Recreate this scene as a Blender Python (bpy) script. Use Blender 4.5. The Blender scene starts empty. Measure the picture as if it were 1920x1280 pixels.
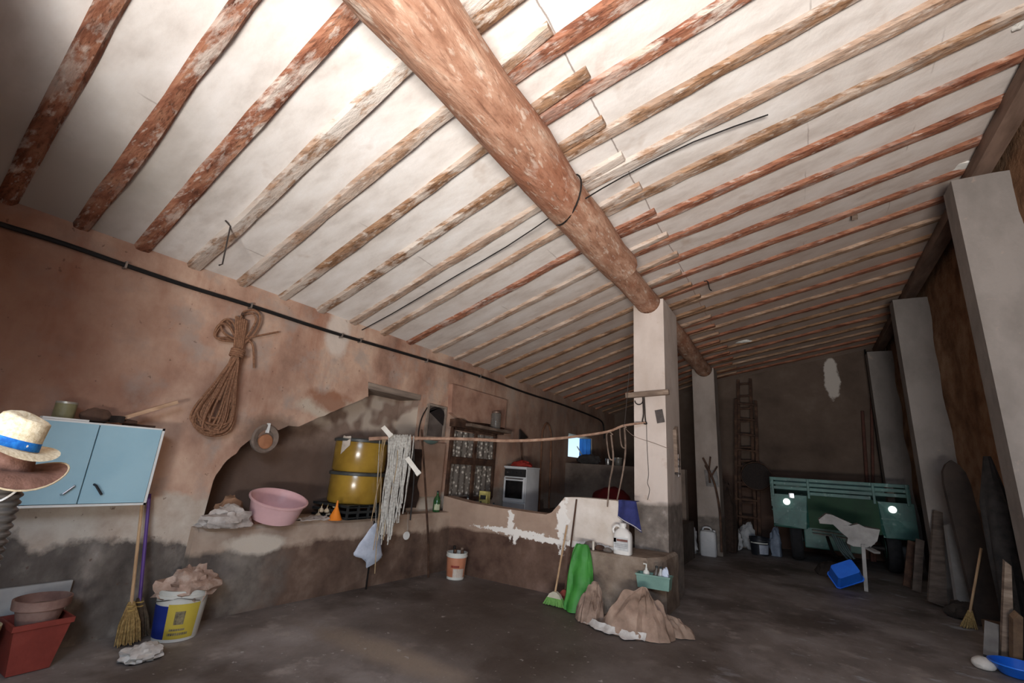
import bpy, bmesh, math, random
from mathutils import Vector, Matrix, noise, geometry
random.seed(7)
C = bpy.context.scene.collection
scn = bpy.context.scene

# ------------------------------------------------------------------ camera, world, lights, exposure
CAM_H, FPX = 1.5, 858.0
RC = ((0.85752835, 0.5102595, 0.06542458), (-0.08101588, 0.25954109, -0.96232783), (-0.50801728, 0.81992296, 0.26390296))
cd = bpy.data.cameras.new('camera')
cam = bpy.data.objects.new('camera', cd); C.objects.link(cam)
cd.sensor_width = 36.0; cd.sensor_fit = 'HORIZONTAL'; cd.lens = 36.0 * FPX / 1920.0; cd.clip_start = .02; cd.clip_end = 200
mw = Matrix.Identity(4)
for i in range(3):
    mw[i][0] = RC[0][i]; mw[i][1] = -RC[1][i]; mw[i][2] = -RC[2][i]
mw[2][3] = CAM_H
cam.matrix_world = mw
scn.camera = cam

w = bpy.data.worlds.new('sky'); scn.world = w; w.use_nodes = True
wn = w.node_tree.nodes; bg = wn['Background']
sky = wn.new('ShaderNodeTexSky'); sky.sky_type = 'HOSEK_WILKIE'; sky.turbidity = 3.0; sky.ground_albedo = .4
sky.sun_direction = Vector((.35, -.55, .75)).normalized()
w.node_tree.links.new(sky.outputs[0], bg.inputs[0]); bg.inputs[1].default_value = 4.5

def area_light(name, loc, aim, sx, sy, power, col):
    d = bpy.data.lights.new(name, 'AREA'); d.shape = 'RECTANGLE'; d.size = sx; d.size_y = sy; d.energy = power; d.color = col
    o = bpy.data.objects.new(name, d); C.objects.link(o); o.location = loc
    o.rotation_euler = (Vector(aim) - Vector(loc)).to_track_quat('-Z', 'Y').to_euler()
    return o
# daylight off the sunlit yard, coming in low through the big doorway behind the camera, and the sky above it
area_light('yard_bounce', (1.1, -3.7, 0.12), (0.95, -3.1, 4.2), 3.2, 2.8, 2420, (1.0, .96, .92))
area_light('doorway_sky', (0.5, -1.75, 3.0), (0.5, -0.4, 0.0), 2.6, 1.0, 260, (.60, .78, 1.0))

scn.view_settings.view_transform = 'Standard'; scn.view_settings.look = 'None'
scn.view_settings.gamma = 1.0; scn.view_settings.use_curve_mapping = False
scn.view_settings.exposure = 0.0

# ------------------------------------------------------------------ helpers
def ray(u, v):
    a, b = (u - 960.0) / FPX, (v - 640.0) / FPX
    return Vector([RC[0][i] * a + RC[1][i] * b + RC[2][i] for i in range(3)])
O = Vector((0, 0, CAM_H))
def FX(u, v, x): r = ray(u, v); return O + r * (x / r.x)
def FY(u, v, y): r = ray(u, v); return O + r * (y / r.y)
def FZ(u, v, z=0.0): r = ray(u, v); return O + r * ((z - CAM_H) / r.z)

def lin(c):
    return tuple(((x / 255) / 12.92 if x / 255 <= .04045 else ((x / 255 + .055) / 1.055) ** 2.4) for x in c) + (1.0,)

class G:
    """node graph of one material, in world position"""
    def __init__(s, name, rough=.85, metal=0.0, spec=.3):
        s.m = bpy.data.materials.new(name); s.m.use_nodes = True
        s.t = s.m.node_tree; s.n = s.t.nodes; s.b = s.n['Principled BSDF']
        s.b.inputs['Roughness'].default_value = rough; s.b.inputs['Metallic'].default_value = metal
        s.b.inputs['Specular IOR Level'].default_value = spec
        g = s.n.new('ShaderNodeNewGeometry'); s.pos = g.outputs['Position']
    def L(s, a, b): s.t.links.new(a, b)
    def noise(s, scale=5, detail=5, stretch=(1, 1, 1), off=(0, 0, 0), rough=.6):
        mp = s.n.new('ShaderNodeMapping'); s.L(s.pos, mp.inputs[0]); mp.inputs['Scale'].default_value = stretch; mp.inputs['Location'].default_value = off
        t = s.n.new('ShaderNodeTexNoise'); s.L(mp.outputs[0], t.inputs['Vector']); t.inputs['Scale'].default_value = scale
        t.inputs['Detail'].default_value = detail; t.inputs['Roughness'].default_value = rough
        return t.outputs[0]
    def ramp(s, f, stops):
        r = s.n.new('ShaderNodeValToRGB'); e = r.color_ramp.elements
        while len(e) < len(stops): e.new(.5)
        for i, (p, c) in enumerate(stops): e[i].position = p; e[i].color = c if len(c) == 4 else lin(c)
        s.L(f, r.inputs[0]); return r.outputs[0]
    def step(s, f, a, b):
        r = s.n.new('ShaderNodeMapRange'); r.inputs[1].default_value = a; r.inputs[2].default_value = b; s.L(f, r.inputs[0]); return r.outputs[0]
    def math(s, op, a, b=None):
        r = s.n.new('ShaderNodeMath'); r.operation = op
        for i, x in enumerate((a, b)):
            if x is None: continue
            if isinstance(x, (int, float)): r.inputs[i].default_value = x
            else: s.L(x, r.inputs[i])
        return r.outputs[0]
    def mix(s, f, a, b):
        r = s.n.new('ShaderNodeMix'); r.data_type = 'RGBA'
        for i, x in ((0, f), (6, a), (7, b)):
            if isinstance(x, (int, float)): r.inputs[i].default_value = x
            elif isinstance(x, tuple): r.inputs[i].default_value = x if len(x) == 4 else lin(x)
            else: s.L(x, r.inputs[i])
        return r.outputs[2]
    def axis(s, i):
        r = s.n.new('ShaderNodeSeparateXYZ'); s.L(s.pos, r.inputs[0]); return r.outputs[i]
    def edge(s, i, at, amt=.2, scale=3, soft=.04, off=(0, 0, 0)):
        """1 below `at` on axis i, with a ragged edge"""
        n = s.math('MULTIPLY', s.math('SUBTRACT', s.noise(scale, 6, off=off), .5), amt * 2)
        return s.step(s.math('ADD', s.axis(i), n), at + soft, at - soft)
    def blob(s, c, r, amt=.5, scale=6, soft=.1):
        """1 inside an ellipsoid with a ragged edge"""
        mp = s.n.new('ShaderNodeMapping'); mp.vector_type = 'POINT'
        mp.inputs['Scale'].default_value = tuple(1 / x for x in r); mp.inputs['Location'].default_value = tuple(-a / x for a, x in zip(c, r))
        s.L(s.pos, mp.inputs[0])
        ln = s.n.new('ShaderNodeVectorMath'); ln.operation = 'LENGTH'; s.L(mp.outputs[0], ln.inputs[0])
        n = s.math('MULTIPLY', s.math('SUBTRACT', s.noise(scale, 6), .5), amt * 2)
        return s.step(s.math('ADD', ln.outputs['Value'], n), 1 + soft, 1 - soft)
    def mul(s, a, b): return s.math('MULTIPLY', a, b)
    def out(s, col, bump=None, strength=.3, dist=.02):
        if isinstance(col, tuple): s.b.inputs['Base Color'].default_value = lin(col)
        else: s.L(col, s.b.inputs['Base Color'])
        if bump is not None:
            b = s.n.new('ShaderNodeBump'); b.inputs['Strength'].default_value = strength; b.inputs['Distance'].default_value = dist
            s.L(bump, b.inputs['Height']); s.L(b.outputs[0], s.b.inputs['Normal'])
        return s.m

_cache = {}
def M(name, c1, c2=None, scale=6, rough=.8, metal=0.0, bump=.25, stretch=(1, 1, 1), spec=.3, c3=None, dist=.01):
    if name in _cache: return _cache[name]
    g = G(name, rough, metal, spec)
    if c2 is None: c2 = tuple(x * .82 for x in c1)
    st = [(.3, c2), (.62, c1)]
    if c3: st = [(.28, c2), (.5, c1), (.68, c3)]
    m = g.out(g.ramp(g.noise(scale, 6, stretch), st), g.noise(scale * 4, 4, stretch), bump, dist)
    _cache[name] = m; return m

OFF = {}
def tag(o, label=None, cat=None, group=None, kind=None):
    if label: o['label'] = label
    if cat: o['category'] = cat
    if group: o['group'] = group
    if kind: o['kind'] = kind
    return o
def thing(name, label, cat, loc, group=None):
    o = bpy.data.objects.new(name, None); C.objects.link(o); o.location = loc; o.empty_display_size = .05
    OFF[o.name] = Vector(loc); return tag(o, label, cat, group)

class MB:
    """collects shapes given in world space into one mesh"""
    def __init__(s): s.bm = bmesh.new()
    def box(s, a, b, rz=0.0, bevel=.0):
        a, b = Vector(a), Vector(b); c = (a + b) / 2; d = b - a
        r = bmesh.ops.create_cube(s.bm, size=1, matrix=Matrix.Translation(c) @ Matrix.Rotation(rz, 4, 'Z') @ Matrix.Diagonal((abs(d.x), abs(d.y), abs(d.z), 1)))
        if bevel: bmesh.ops.bevel(s.bm, geom=list({e for v in r['verts'] for e in v.link_edges}), offset=bevel, segments=2, affect='EDGES', profile=.7)
        return s
    def bar(s, p, q, w, h, up=(0, 0, 1), bevel=0.0):
        """square bar from p to q"""
        p, q = Vector(p), Vector(q); d = q - p; x = d.normalized(); up = Vector(up)
        y = up.cross(x)
        if y.length < 1e-4: y = Vector((1, 0, 0)).cross(x)
        y.normalize(); z = x.cross(y)
        m = Matrix((( x.x * d.length, y.x * w, z.x * h, (p.x + q.x) / 2), (x.y * d.length, y.y * w, z.y * h, (p.y + q.y) / 2), (x.z * d.length, y.z * w, z.z * h, (p.z + q.z) / 2), (0, 0, 0, 1)))
        r = bmesh.ops.create_cube(s.bm, size=1, matrix=m)
        if bevel: bmesh.ops.bevel(s.bm, geom=list({e for v in r['verts'] for e in v.link_edges}), offset=bevel, segments=2, affect='EDGES', profile=.7)
        return s
    def tube(s, pts, r, seg=8, caps=True, closed=False, sub=0, wob=0.0):
        pts = [Vector(p) for p in pts]
        if sub:
            out = []; n = len(pts)
            for i in range(n if closed else n - 1):
                p0, p1, p2, p3 = (pts[(i - 1) % n], pts[i], pts[(i + 1) % n], pts[(i + 2) % n]) if closed else (pts[max(i - 1, 0)], pts[i], pts[i + 1], pts[min(i + 2, n - 1)])
                for k in range(sub):
                    t = k / sub
                    out.append(.5 * ((2 * p1) + (p2 - p0) * t + (2 * p0 - 5 * p1 + 4 * p2 - p3) * t * t + (3 * p1 - p0 - 3 * p2 + p3) * t ** 3))
            if not closed: out.append(pts[-1])
            pts = out
        n = len(pts); rs = r if isinstance(r, (list, tuple)) else [r] * n
        if len(rs) != n: rs = [rs[min(len(rs) - 1, int(i * (len(rs) - 1) / max(1, n - 1)))] + (rs[min(len(rs) - 1, int(i * (len(rs) - 1) / max(1, n - 1)) + 1)] - rs[min(len(rs) - 1, int(i * (len(rs) - 1) / max(1, n - 1)))]) * ((i * (len(rs) - 1) / max(1, n - 1)) % 1) for i in range(n)]
        rings = []; y = None
        for i, p in enumerate(pts):
            a = pts[(i - 1) % n] if (closed or i) else p; b = pts[(i + 1) % n] if (closed or i < n - 1) else p
            t = (b - a).normalized() if (b - a).length > 1e-9 else Vector((0, 0, 1))
            if y is None:
                y = t.orthogonal().normalized()
            else:
                y = y - t * y.dot(t); y = y.normalized() if y.length > 1e-6 else t.orthogonal().normalized()
            z = t.cross(y); ring = []
            for k in range(seg):
                an = 2 * math.pi * k / seg; rr = rs[i]
                if wob: rr *= 1 + wob * noise.noise(p * 2.3 + Vector((math.cos(an) * 1.4, math.sin(an) * 1.4, 3.1)))
                ring.append(s.bm.verts.new(p + (y * math.cos(an) + z * math.sin(an)) * rr))
            rings.append(ring)
        for i in range(n if closed else n - 1):
            A, B = rings[i], rings[(i + 1) % n]
            for k in range(seg): s.bm.faces.new((A[k], A[(k + 1) % seg], B[(k + 1) % seg], B[k]))
        if caps and not closed: s.bm.faces.new(rings[0][::-1]); s.bm.faces.new(rings[-1])
        return s
    def lathe(s, c, prof, seg=24, axis=None, sx=1.0, sy=1.0, cap_top=False, cap_bot=True, wob=0.0):
        """prof: list of (radius, height) from bottom outside on"""
        c = Vector(c); mt = Vector((0, 0, 1)).rotation_difference(Vector(axis)).to_matrix() if axis is not None else Matrix.Identity(3)
        rings = []
        for r, h in prof:
            rings.append([s.bm.verts.new(c + mt @ Vector((r * sx * math.cos(2 * math.pi * k / seg), r * sy * math.sin(2 * math.pi * k / seg), h + (wob * noise.noise(Vector((math.cos(2 * math.pi * k / seg) * 1.5, math.sin(2 * math.pi * k / seg) * 1.5, h * 3 + c.x))) if wob else 0)))) for k in range(seg)])
        for A, B in zip(rings, rings[1:]):
            for k in range(seg): s.bm.faces.new((A[k], A[(k + 1) % seg], B[(k + 1) % seg], B[k]))
        if cap_bot: s.bm.faces.new(rings[0][::-1])
        if cap_top: s.bm.faces.new(rings[-1])
        return s
    def prism(s, poly, vec):
        """closed polygon (3D points) pushed along vec"""
        v = Vector(vec); a = [s.bm.verts.new(Vector(p)) for p in poly]; b = [s.bm.verts.new(Vector(p) + v) for p in poly]
        n = len(a); s.bm.faces.new(a[::-1]); s.bm.faces.new(b)
        for i in range(n): s.bm.faces.new((a[i], a[(i + 1) % n], b[(i + 1) % n], b[i]))
        return s
    def sheet(s, f, nu, nv, thick=0.0):
        g = [[s.bm.verts.new(Vector(f(i / nu, j / nv))) for j in range(nv + 1)] for i in range(nu + 1)]
        for i in range(nu):
            for j in range(nv): s.bm.faces.new((g[i][j], g[i + 1][j], g[i + 1][j + 1], g[i][j + 1]))
        if thick:
            bmesh.ops.recalc_face_normals(s.bm, faces=s.bm.faces)
            bmesh.ops.solidify(s.bm, geom=list(s.bm.faces), thickness=thick)
        return s
    def blob(s, c, r, amt=.25, freq=2.0, seed=0, seg=20, rings=12, floor=None, ridge=0.0):
        """crumpled lump"""
        c = Vector(c); sd = Vector((seed * 3.7, seed * 1.9, seed * 5.3))
        m = bmesh.ops.create_uvsphere(s.bm, u_segments=seg, v_segments=rings, radius=1)
        for v in m['verts']:
            n = noise.noise(v.co * freq + sd) + .5 * noise.noise(v.co * freq * 2.3 + sd)
            if ridge: n += ridge * (1 - abs(noise.noise(v.co * freq * 1.7 + sd * 2)) * 2)
            p = v.co * (1 + amt * n); p = Vector((p.x * r[0], p.y * r[1], p.z * r[2])) + c
            if floor is not None and p.z < floor: p.z = floor
            v.co = p
        return s
    def build(s, name, mat, parent=None, smooth=True, origin=None, angle=.7):
        if parent is not None: off = OFF[parent.name]
        elif origin is not None: off = Vector(origin)
        else:
            xs = [v.co for v in s.bm.verts]
            off = Vector((sum(p.x for p in xs) / len(xs), sum(p.y for p in xs) / len(xs), min(p.z for p in xs)))
        bmesh.ops.recalc_face_normals(s.bm, faces=s.bm.faces)
        for v in s.bm.verts: v.co -= off
        me = bpy.data.meshes.new(name); s.bm.to_mesh(me); s.bm.free()
        o = bpy.data.objects.new(name, me); C.objects.link(o)
        if mat: me.materials.append(mat)
        if smooth:
            me.polygons.foreach_set('use_smooth', [True] * len(me.polygons))
            try: me.set_sharp_from_angle(angle=angle)
            except Exception: pass
        if parent is not None: o.parent = parent; OFF[o.name] = off
        else: o.location = off; OFF[o.name] = off
        return o
def struct(o, label=None, cat=None): o['kind'] = 'structure'; return tag(o, label, cat)

# ------------------------------------------------------------------ setting: dimensions
XL, XR, YF, YB = -4.75, 2.15, 14.1, -1.4          # left wall, right wall, far wall, front wall
BX = -1.62                                         # main beam line
def joist_z(x, y):                                 # underside of the joists
    l = 3.09 + .012 * y; b = 4.05 + .012 * y; r = 5.06 - .012 * y
    if x < BX: return l + (b - l) * (x - XL) / (BX - XL)
    return b + (r - b) * (x - BX) / (1.75 - BX)
JH = .13

# ------------------------------------------------------------------ floor
g = G('floor_concrete', .62, 0, .35)
col = g.ramp(g.noise(1.1, 8, (1, .7, 1)), [(.3, (98, 90, 85)), (.48, (126, 117, 111)), (.62, (148, 140, 135)), (.75, (166, 160, 155))])
col = g.mix(g.mul(g.step(g.noise(3.2, 8, off=(4, 2, 0)), .56, .66), .55), col, (168, 158, 150))
col = g.mix(g.mul(g.step(g.noise(.8, 6, off=(9, 5, 0)), .50, .62), .7), col, (70, 58, 50))
col = g.mix(g.mul(g.blob((-2.5, 4.6, 0), (1.9, 1.3, 1), .5, 1.5, .4), .75), col, (62, 50, 42))
col = g.mix(g.blob((-2.95, 3.15, 0), (.75, .16, 1), .9, 3, .5), col, (140, 126, 112))
col = g.mix(g.mul(g.step(g.noise(2.4, 8, (1, 1.6, 1), (7, 3, 0)), .60, .68), g.mul(g.step(g.axis(0), -1.2, .4), .7)), col, (176, 180, 184))  # pale scuffs on the right, bluish skylight mixed into their colour
col = g.mix(g.mul(g.step(g.noise(14, 4), .66, .7), .6), col, (186, 180, 174))
FLOOR_M = g.out(col, g.noise(7, 8), .35, .02)
def fl(u, v):
    x = -5.4 + 8.2 * u; y = YB - .4 + (YF - YB + .8) * v
    return (x, y, -.004 + .004 * noise.noise(Vector((x * 1.3, y * 1.3, 0))))
struct(MB().sheet(fl, 60, 110).build('floor', FLOOR_M, origin=(0, 0, 0)), 'worn dusty concrete floor with pale patches', 'floor')
g = G('yard_ground'); gm = g.out(g.ramp(g.noise(2, 8), [(.3, (170, 150, 125)), (.7, (205, 190, 165))]), g.noise(20, 4), .3)
struct(MB().sheet(lambda u, v: (-12 + 24 * u, -14 + 12.4 * v, -.03), 8, 8).build('ground', gm, origin=(0, 0, 0)), 'bare yard outside the doorway', 'ground')

# ------------------------------------------------------------------ ceiling with joists
g = G('ceiling_plaster', .9, 0, .2)
col = g.ramp(g.noise(2.2, 7, (1, 2.2, 1)), [(.3, (205, 196, 188)), (.5, (226, 219, 212)), (.7, (236, 231, 226))])
col = g.mix(g.mul(g.step(g.noise(2.6, 3, off=(3, 1, 0)), .62, .74), .45), col, (176, 152, 132))
wv = g.math('ADD', g.axis(0), g.math('MULTIPLY', g.math('SUBTRACT', g.noise(2.5, 6), .5), .06))
for xc in (-1.12, -2.25, -3.3, -4.25, .35, 1.25):       # faint joints of the boards
    ln = g.step(g.math('ABSOLUTE', g.math('SUBTRACT', wv, xc)), .008, .003)
    col = g.mix(g.mul(ln, .75 if xc == -1.12 else g.mul(g.step(g.noise(1.7, 2, off=(xc * 9, 0, 0)), .54, .62), .45)), col, (120, 104, 96))
col = g.mix(g.mul(g.edge(1, 1.35, .25, 2, .3), g.edge(0, -3.6, .3, 2, .5)), col, (176, 168, 158))  # near left corner toned down, its shade put into the colour
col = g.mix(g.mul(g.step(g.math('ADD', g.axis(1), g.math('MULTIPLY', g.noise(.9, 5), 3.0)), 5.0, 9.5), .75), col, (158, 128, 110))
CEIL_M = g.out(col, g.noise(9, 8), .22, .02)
def ceil_f(u, v):
    x = -5.3 + 8.0 * u; y = YB - .3 + (YF - YB + .6) * v
    return (x, y, joist_z(x, y) + JH - .01 + .008 * noise.noise(Vector((x * 1.1, y * 1.1, 2))))
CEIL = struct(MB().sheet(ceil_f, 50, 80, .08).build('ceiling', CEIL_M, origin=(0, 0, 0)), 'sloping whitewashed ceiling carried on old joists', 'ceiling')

def wood(name, a, b, c, paint, pf, scale=1.0):
    g = G(name, .8, 0, .25)
    col = g.ramp(g.noise(5 * scale, 8, (.35, 3, 3)), [(.28, a), (.48, b), (.68, c)])
    col = g.mix(g.mul(g.step(g.noise(24, 6, (.25, 2.5, 2.5), (3, 1, 2)), .54, .64), .55), col, tuple(int(x * .62) for x in a))
    col = g.mix(g.mul(g.step(g.noise(13, 7, (.5, 2, 2), (8, 1, 5)), .57, .66), g.mul(g.step(g.axis(1), 9.0, 4.0), .6)), col, paint)
    pm = g.step(g.noise(4.2, 9, (.55, 2.2, 2.2), (2, 7, 1), .68), pf, pf + .10)
    big = g.step(g.noise(1.1, 2, (.5, 1.4, 1), (5, 0, 3)), .42, .62)
    pm = g.mul(pm, g.step(g.axis(1), 7.5, 3.0)); col = g.mix(g.mul(pm, g.math('ADD', g.mul(big, .75), .2)), col, paint)
    return g.out(col, g.noise(9, 8, (.3, 3, 3)), .7, .02)
JM = [wood('joist_wood_red', (86, 50, 36), (138, 88, 66), (168, 120, 94), (202, 188, 176), .50),
      wood('joist_wood_brown', (88, 62, 46), (136, 102, 76), (164, 130, 102), (204, 192, 180), .45),
      wood('joist_wood_pale', (108, 82, 64), (154, 122, 98), (184, 156, 134), (208, 198, 188), .41)]

def joist(x0, y0, x1, y1, w, h, mat, sd):
    b = MB(); n = 18; rings = []
    prof = ((-.5, 1.0), (-.5, .25), (-.34, .03), (0, 0), (.34, .03), (.5, .25), (.5, 1.0))
    for i in range(n + 1):
        t = i / n; x = x0 + (x1 - x0) * t; y = y0 + (y1 - y0) * t; z = joist_z(x, y)
        ww = w * (1 + .16 * noise.noise(Vector((x * 1.2, sd * 3.1, 0)))); sag = .012 * noise.noise(Vector((x * .9, sd * 2.3, 4)))
        rings.append([b.bm.verts.new((x, y + px * ww + .012 * noise.noise(Vector((x * 2.4, sd + px, k * 1.7))) + sag, z + pz * h + (.012 * noise.noise(Vector((x * 2.9, sd * 1.3, k))) - abs(sag) if pz < .9 else 0))) for k, (px, pz) in enumerate(prof)])
    m = len(prof)
    for A, B in zip(rings, rings[1:]):
        for k in range(m): b.bm.faces.new((A[k], A[(k + 1) % m], B[(k + 1) % m], B[k]))
    b.bm.faces.new(rings[0][::-1]); b.bm.faces.new(rings[-1])
    return b.build('joist', mat, CEIL, angle=.5)
YL = [-1.0, -.5, .02, .59, 1.02, 1.43, 1.86, 2.31, 2.77, 3.26, 3.75, 4.27, 4.80, 5.36, 5.92, 6.46, 7.0, 7.55, 8.1, 8.65, 9.2, 9.75, 10.3, 10.85, 11.4, 11.95, 12.5, 13.05, 13.6]
for i, y in enumerate(YL):
    rnd = random.Random(i); wd = .112 + .035 * rnd.random()
    xe = -1.14 + .1 * rnd.random()
    joist(XL - .12, y, xe, y - .08 * (xe - XL), wd, JH + .012, JM[(0, 0, 0, 0, 0, 0, 2, 2, 1, 1, 2, 2, 0)[i] if i < 13 else rnd.randrange(3)], i * 1.7)
    yr = y - .08 * 3.2 + .10
    joist(-1.78, yr, XR + .05, yr + .03, .135 + .035 * rnd.random(), JH + .02, JM[(1, 0, 1, 1, 1, 2, 1, 0, 0, 1, 2, 1, 0)[i] if i < 13 else rnd.randrange(3)], i * 2.9 + 50)

# main beam: two logs, the second one thinner
g = G('log_wood', .78, 0, .25)
col = g.ramp(g.noise(4.5, 9, (2.2, .5, 2.2)), [(.28, (126, 86, 66)), (.45, (166, 122, 98)), (.6, (188, 148, 124)), (.74, (206, 184, 164))])
col = g.mix(g.mul(g.step(g.noise(11, 6, (1, .4, 1)), .6, .68), .7), col, (218, 200, 184))
col = g.mix(g.mul(g.step(g.noise(1.3, 3, off=(1, 3, 2)), .55, .68), .6), col, (150, 92, 66))
col = g.mix(g.mul(g.step(g.noise(5, 5, (4, .25, 4)), .64, .7), .6), col, (96, 62, 46))
col = g.mix(g.mul(g.step(g.noise(26, 6, (2, .35, 2), (1, 2, 3)), .54, .64), .45), col, (112, 72, 54))
col = g.mix(g.mul(g.step(g.noise(19, 6, (1.6, .5, 1.6), (6, 2, 9)), .58, .66), .5), col, (216, 198, 180))
LOG_M = g.out(col, g.noise(7, 9, (2, .5, 2)), .8, .03)
def logz(y, r): return joist_z(BX, y) - r + .02
ys = [-1.6 + .3 * i for i in range(23)]
b = MB().tube([(BX + .02 * math.sin(y * 1.1), y, logz(y, .215 - .006 * y)) for y in ys], [.232 - .004 * y for y in ys], 20, wob=.14)
o = b.build('beam', LOG_M, CEIL)
ys = [4.3 + .35 * i for i in range(22)]
b = MB().tube([(BX - .02 + .015 * math.sin(y), y, logz(y, .19) - .03) for y in ys], [.162] * len(ys), 18, wob=.16)
b.build('beam', LOG_M, CEIL)

# ------------------------------------------------------------------ left wall with the niche
NICHE = [(2.44, .72), (2.46, 1.19), (2.62, 1.45), (2.80, 1.62), (3.02, 1.72), (3.24, 1.78), (4.17, 2.27), (4.13, 2.46), (5.14, 2.44), (5.14, .72)]
_n = []
for _i, _p in enumerate(NICHE):                      # ragged plaster edge along the curved and slanted part
    _n.append(_p)
    if 1 <= _i <= 5:
        _q = NICHE[_i + 1]; _d = Vector((_q[0] - _p[0], _q[1] - _p[1])); _k = max(3, int(_d.length / .05))
        for _j in range(1, _k):
            _t = _j / _k; _o = .022 * noise.noise(Vector((_p[0] * 7 + _d.x * _t * 9, _p[1] * 5 + _t * 3, 1))) + (.03 * math.sin(_t * math.pi) if _i < 5 else 0)
            _n.append((_p[0] + _d.x * _t - _d.y / _d.length * _o, _p[1] + _d.y * _t + _d.x / _d.length * _o))
NICHE = _n
WIN = [(10.62, 1.84), (10.62, 2.40), (12.2, 2.40), (12.2, 1.84)]
g = G('left_wall_plaster', .92, 0, .2)
col = g.ramp(g.noise(1.5, 8, (1, 1, .8)), [(.28, (128, 98, 84)), (.44, (174, 138, 118)), (.58, (200, 168, 146)), (.74, (190, 174, 160))])
col = g.mix(g.mul(g.step(g.noise(2.2, 6, (1, 1.6, .35), (3, 0, 0)), .54, .7), .55), col, (150, 96, 72))
col = g.mix(g.mul(g.step(g.noise(3.1, 7, off=(0, 4, 2)), .52, .68), .7), col, (164, 150, 140))
col = g.mix(g.mul(g.blob((XL, .75, 2.3), (1, 1.0, .9), .6, 2, .4), .65), col, (118, 78, 60))
col = g.mix(g.mul(g.blob((XL, 3.55, 2.95), (1, .17, .3), .5, 4, .2), .8), col, (214, 202, 190))
col = g.mix(g.blob((XL, 3.75, 2.02), (1, .55, .13), .7, 4, .2), col, (196, 180, 162))
col = g.mix(g.mul(g.blob((XL, 3.6, 2.12), (1, .3, .12), .9, 5, .3), .8), col, (146, 96, 70))
col = g.mix(g.mul(g.blob((XL, 2.95, 1.66), (1, .34, .2), .7, 5, .3), .8), col, (118, 96, 82))
lo = g.edge(2, 1.06, .34, 1.1, .03)
col = g.mix(lo, col, g.ramp(g.noise(3, 6), [(.35, (176, 158, 142)), (.6, (206, 196, 182))]))
lo2 = g.edge(2, .74, .5, 1.5, .04, (3, 1, 2))
col = g.mix(lo2, col, g.ramp(g.noise(4, 8, (1, 1, .7)), [(.3, (76, 70, 66)), (.5, (104, 97, 91)), (.66, (140, 132, 124)), (.8, (176, 168, 160))]))
col = g.mix(g.mul(g.step(g.noise(17, 3, off=(1, 1, 1)), .68, .72), .6), col, (92, 66, 54))
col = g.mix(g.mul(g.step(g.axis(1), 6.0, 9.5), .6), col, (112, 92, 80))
WALL_M = g.out(col, g.noise(4, 9), .5, .03)
outer = [(YB - .2, -.02), (YF + .1, -.02), (YF + .1, 3.75), (YB - .2, 3.55)]
polys = [outer, NICHE, WIN]
flat = [Vector((XL, p[0], p[1])) for pl in polys for p in pl]
b = MB(); vs = [b.bm.verts.new(p) for p in flat]
for t in geometry.tessellate_polygon([[Vector((p[0], p[1], 0)) for p in pl] for pl in polys]):
    try: b.bm.faces.new([vs[i] for i in t])
    except ValueError: pass
WL = struct(b.build('wall_left', WALL_M, origin=(0, 0, 0), smooth=False), 'stained salmon plaster wall on the left', 'wall')
g = G('niche_soot', .95, 0, .15)
col = g.ramp(g.noise(3, 7), [(.3, (112, 92, 80)), (.6, (146, 124, 110))])
col = g.mix(g.mul(g.step(g.noise(2.1, 2, off=(1, 6, 3)), .5, .6), g.math('SUBTRACT', 1.0, g.edge(2, 1.85, .1, 3, .06))), col, (190, 174, 158))
col = g.mix(g.mul(g.edge(2, 1.62, .08, 3, .12), .75), col, (96, 78, 68))
NICHE_M = g.out(col, g.noise(6, 8), .4, .02)
b = MB(); a = [b.bm.verts.new((XL, y, z)) for y, z in NICHE]; c = [b.bm.verts.new((XL - .40, y, z)) for y, z in NICHE]
for i in range(len(a)):
    j = (i + 1) % len(a); b.bm.faces.new((a[i], a[j], c[j], c[i]))
for t in geometry.tessellate_polygon([[Vector((p[0], p[1], 0)) for p in NICHE]]):
    b.bm.faces.new([c[i] for i in t])
b.build('niche', NICHE_M, WL, smooth=False)
# small lintel over the niche and the plaster hood above the cupboard
MB().box((XL - .40, 4.14, 2.37), (XL + .012, 5.16, 2.455), bevel=.008).build('lintel', M('grey_lintel', (150, 134, 120), (112, 98, 88), 5, .85, stretch=(1, .3, 3)), WL)
HOOD_M = M('hood_plaster', (172, 134, 114), (140, 104, 88), 3, .92, c3=(182, 150, 130))
hp = [(5.80, 2.74), (5.84, 2.28), (6.02, 2.22), (6.2, 2.235), (6.32, 2.19), (6.9, 2.22), (7.5, 2.2), (7.5, 2.74)]
MB().prism([(XL - .01, y, z) for y, z in hp], (.09, 0, 0)).build('plaster_hood', HOOD_M, WL, smooth=False)

# ------------------------------------------------------------------ other walls
g = G('far_wall_plaster', .92, 0, .2)
col = g.ramp(g.noise(1.4, 8), [(.3, (82, 68, 59)), (.6, (104, 88, 77)), (.75, (116, 101, 90))])
col = g.mix(g.mul(g.edge(2, 1.75, .1, 1.6, .12), .75), col, (88, 66, 56))
col = g.mix(g.blob((1.0, YF, 4.25), (.16, 1, .5), .8, 3, .1), col, (196, 186, 176))
FAR_M = g.out(col, g.noise(5, 8), .4, .03)
struct(MB().box((XL - .6, YF, -.02), (XR + .3, YF + .25, 5.7)).build('wall_far', FAR_M, origin=(0, 0, 0), smooth=False), 'dim brown plaster wall at the far end', 'wall')
g = G('right_wall_rubble', .95, 0, .15)
col = g.ramp(g.noise(2.6, 9), [(.3, (98, 70, 50)), (.5, (138, 104, 78)), (.7, (164, 134, 108))])
col = g.mix(g.mul(g.edge(2, 1.3, .2, 2, .1), .6), col, (86, 78, 72))
RW_M = g.out(col, g.noise(5, 9), .9, .05)
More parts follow.
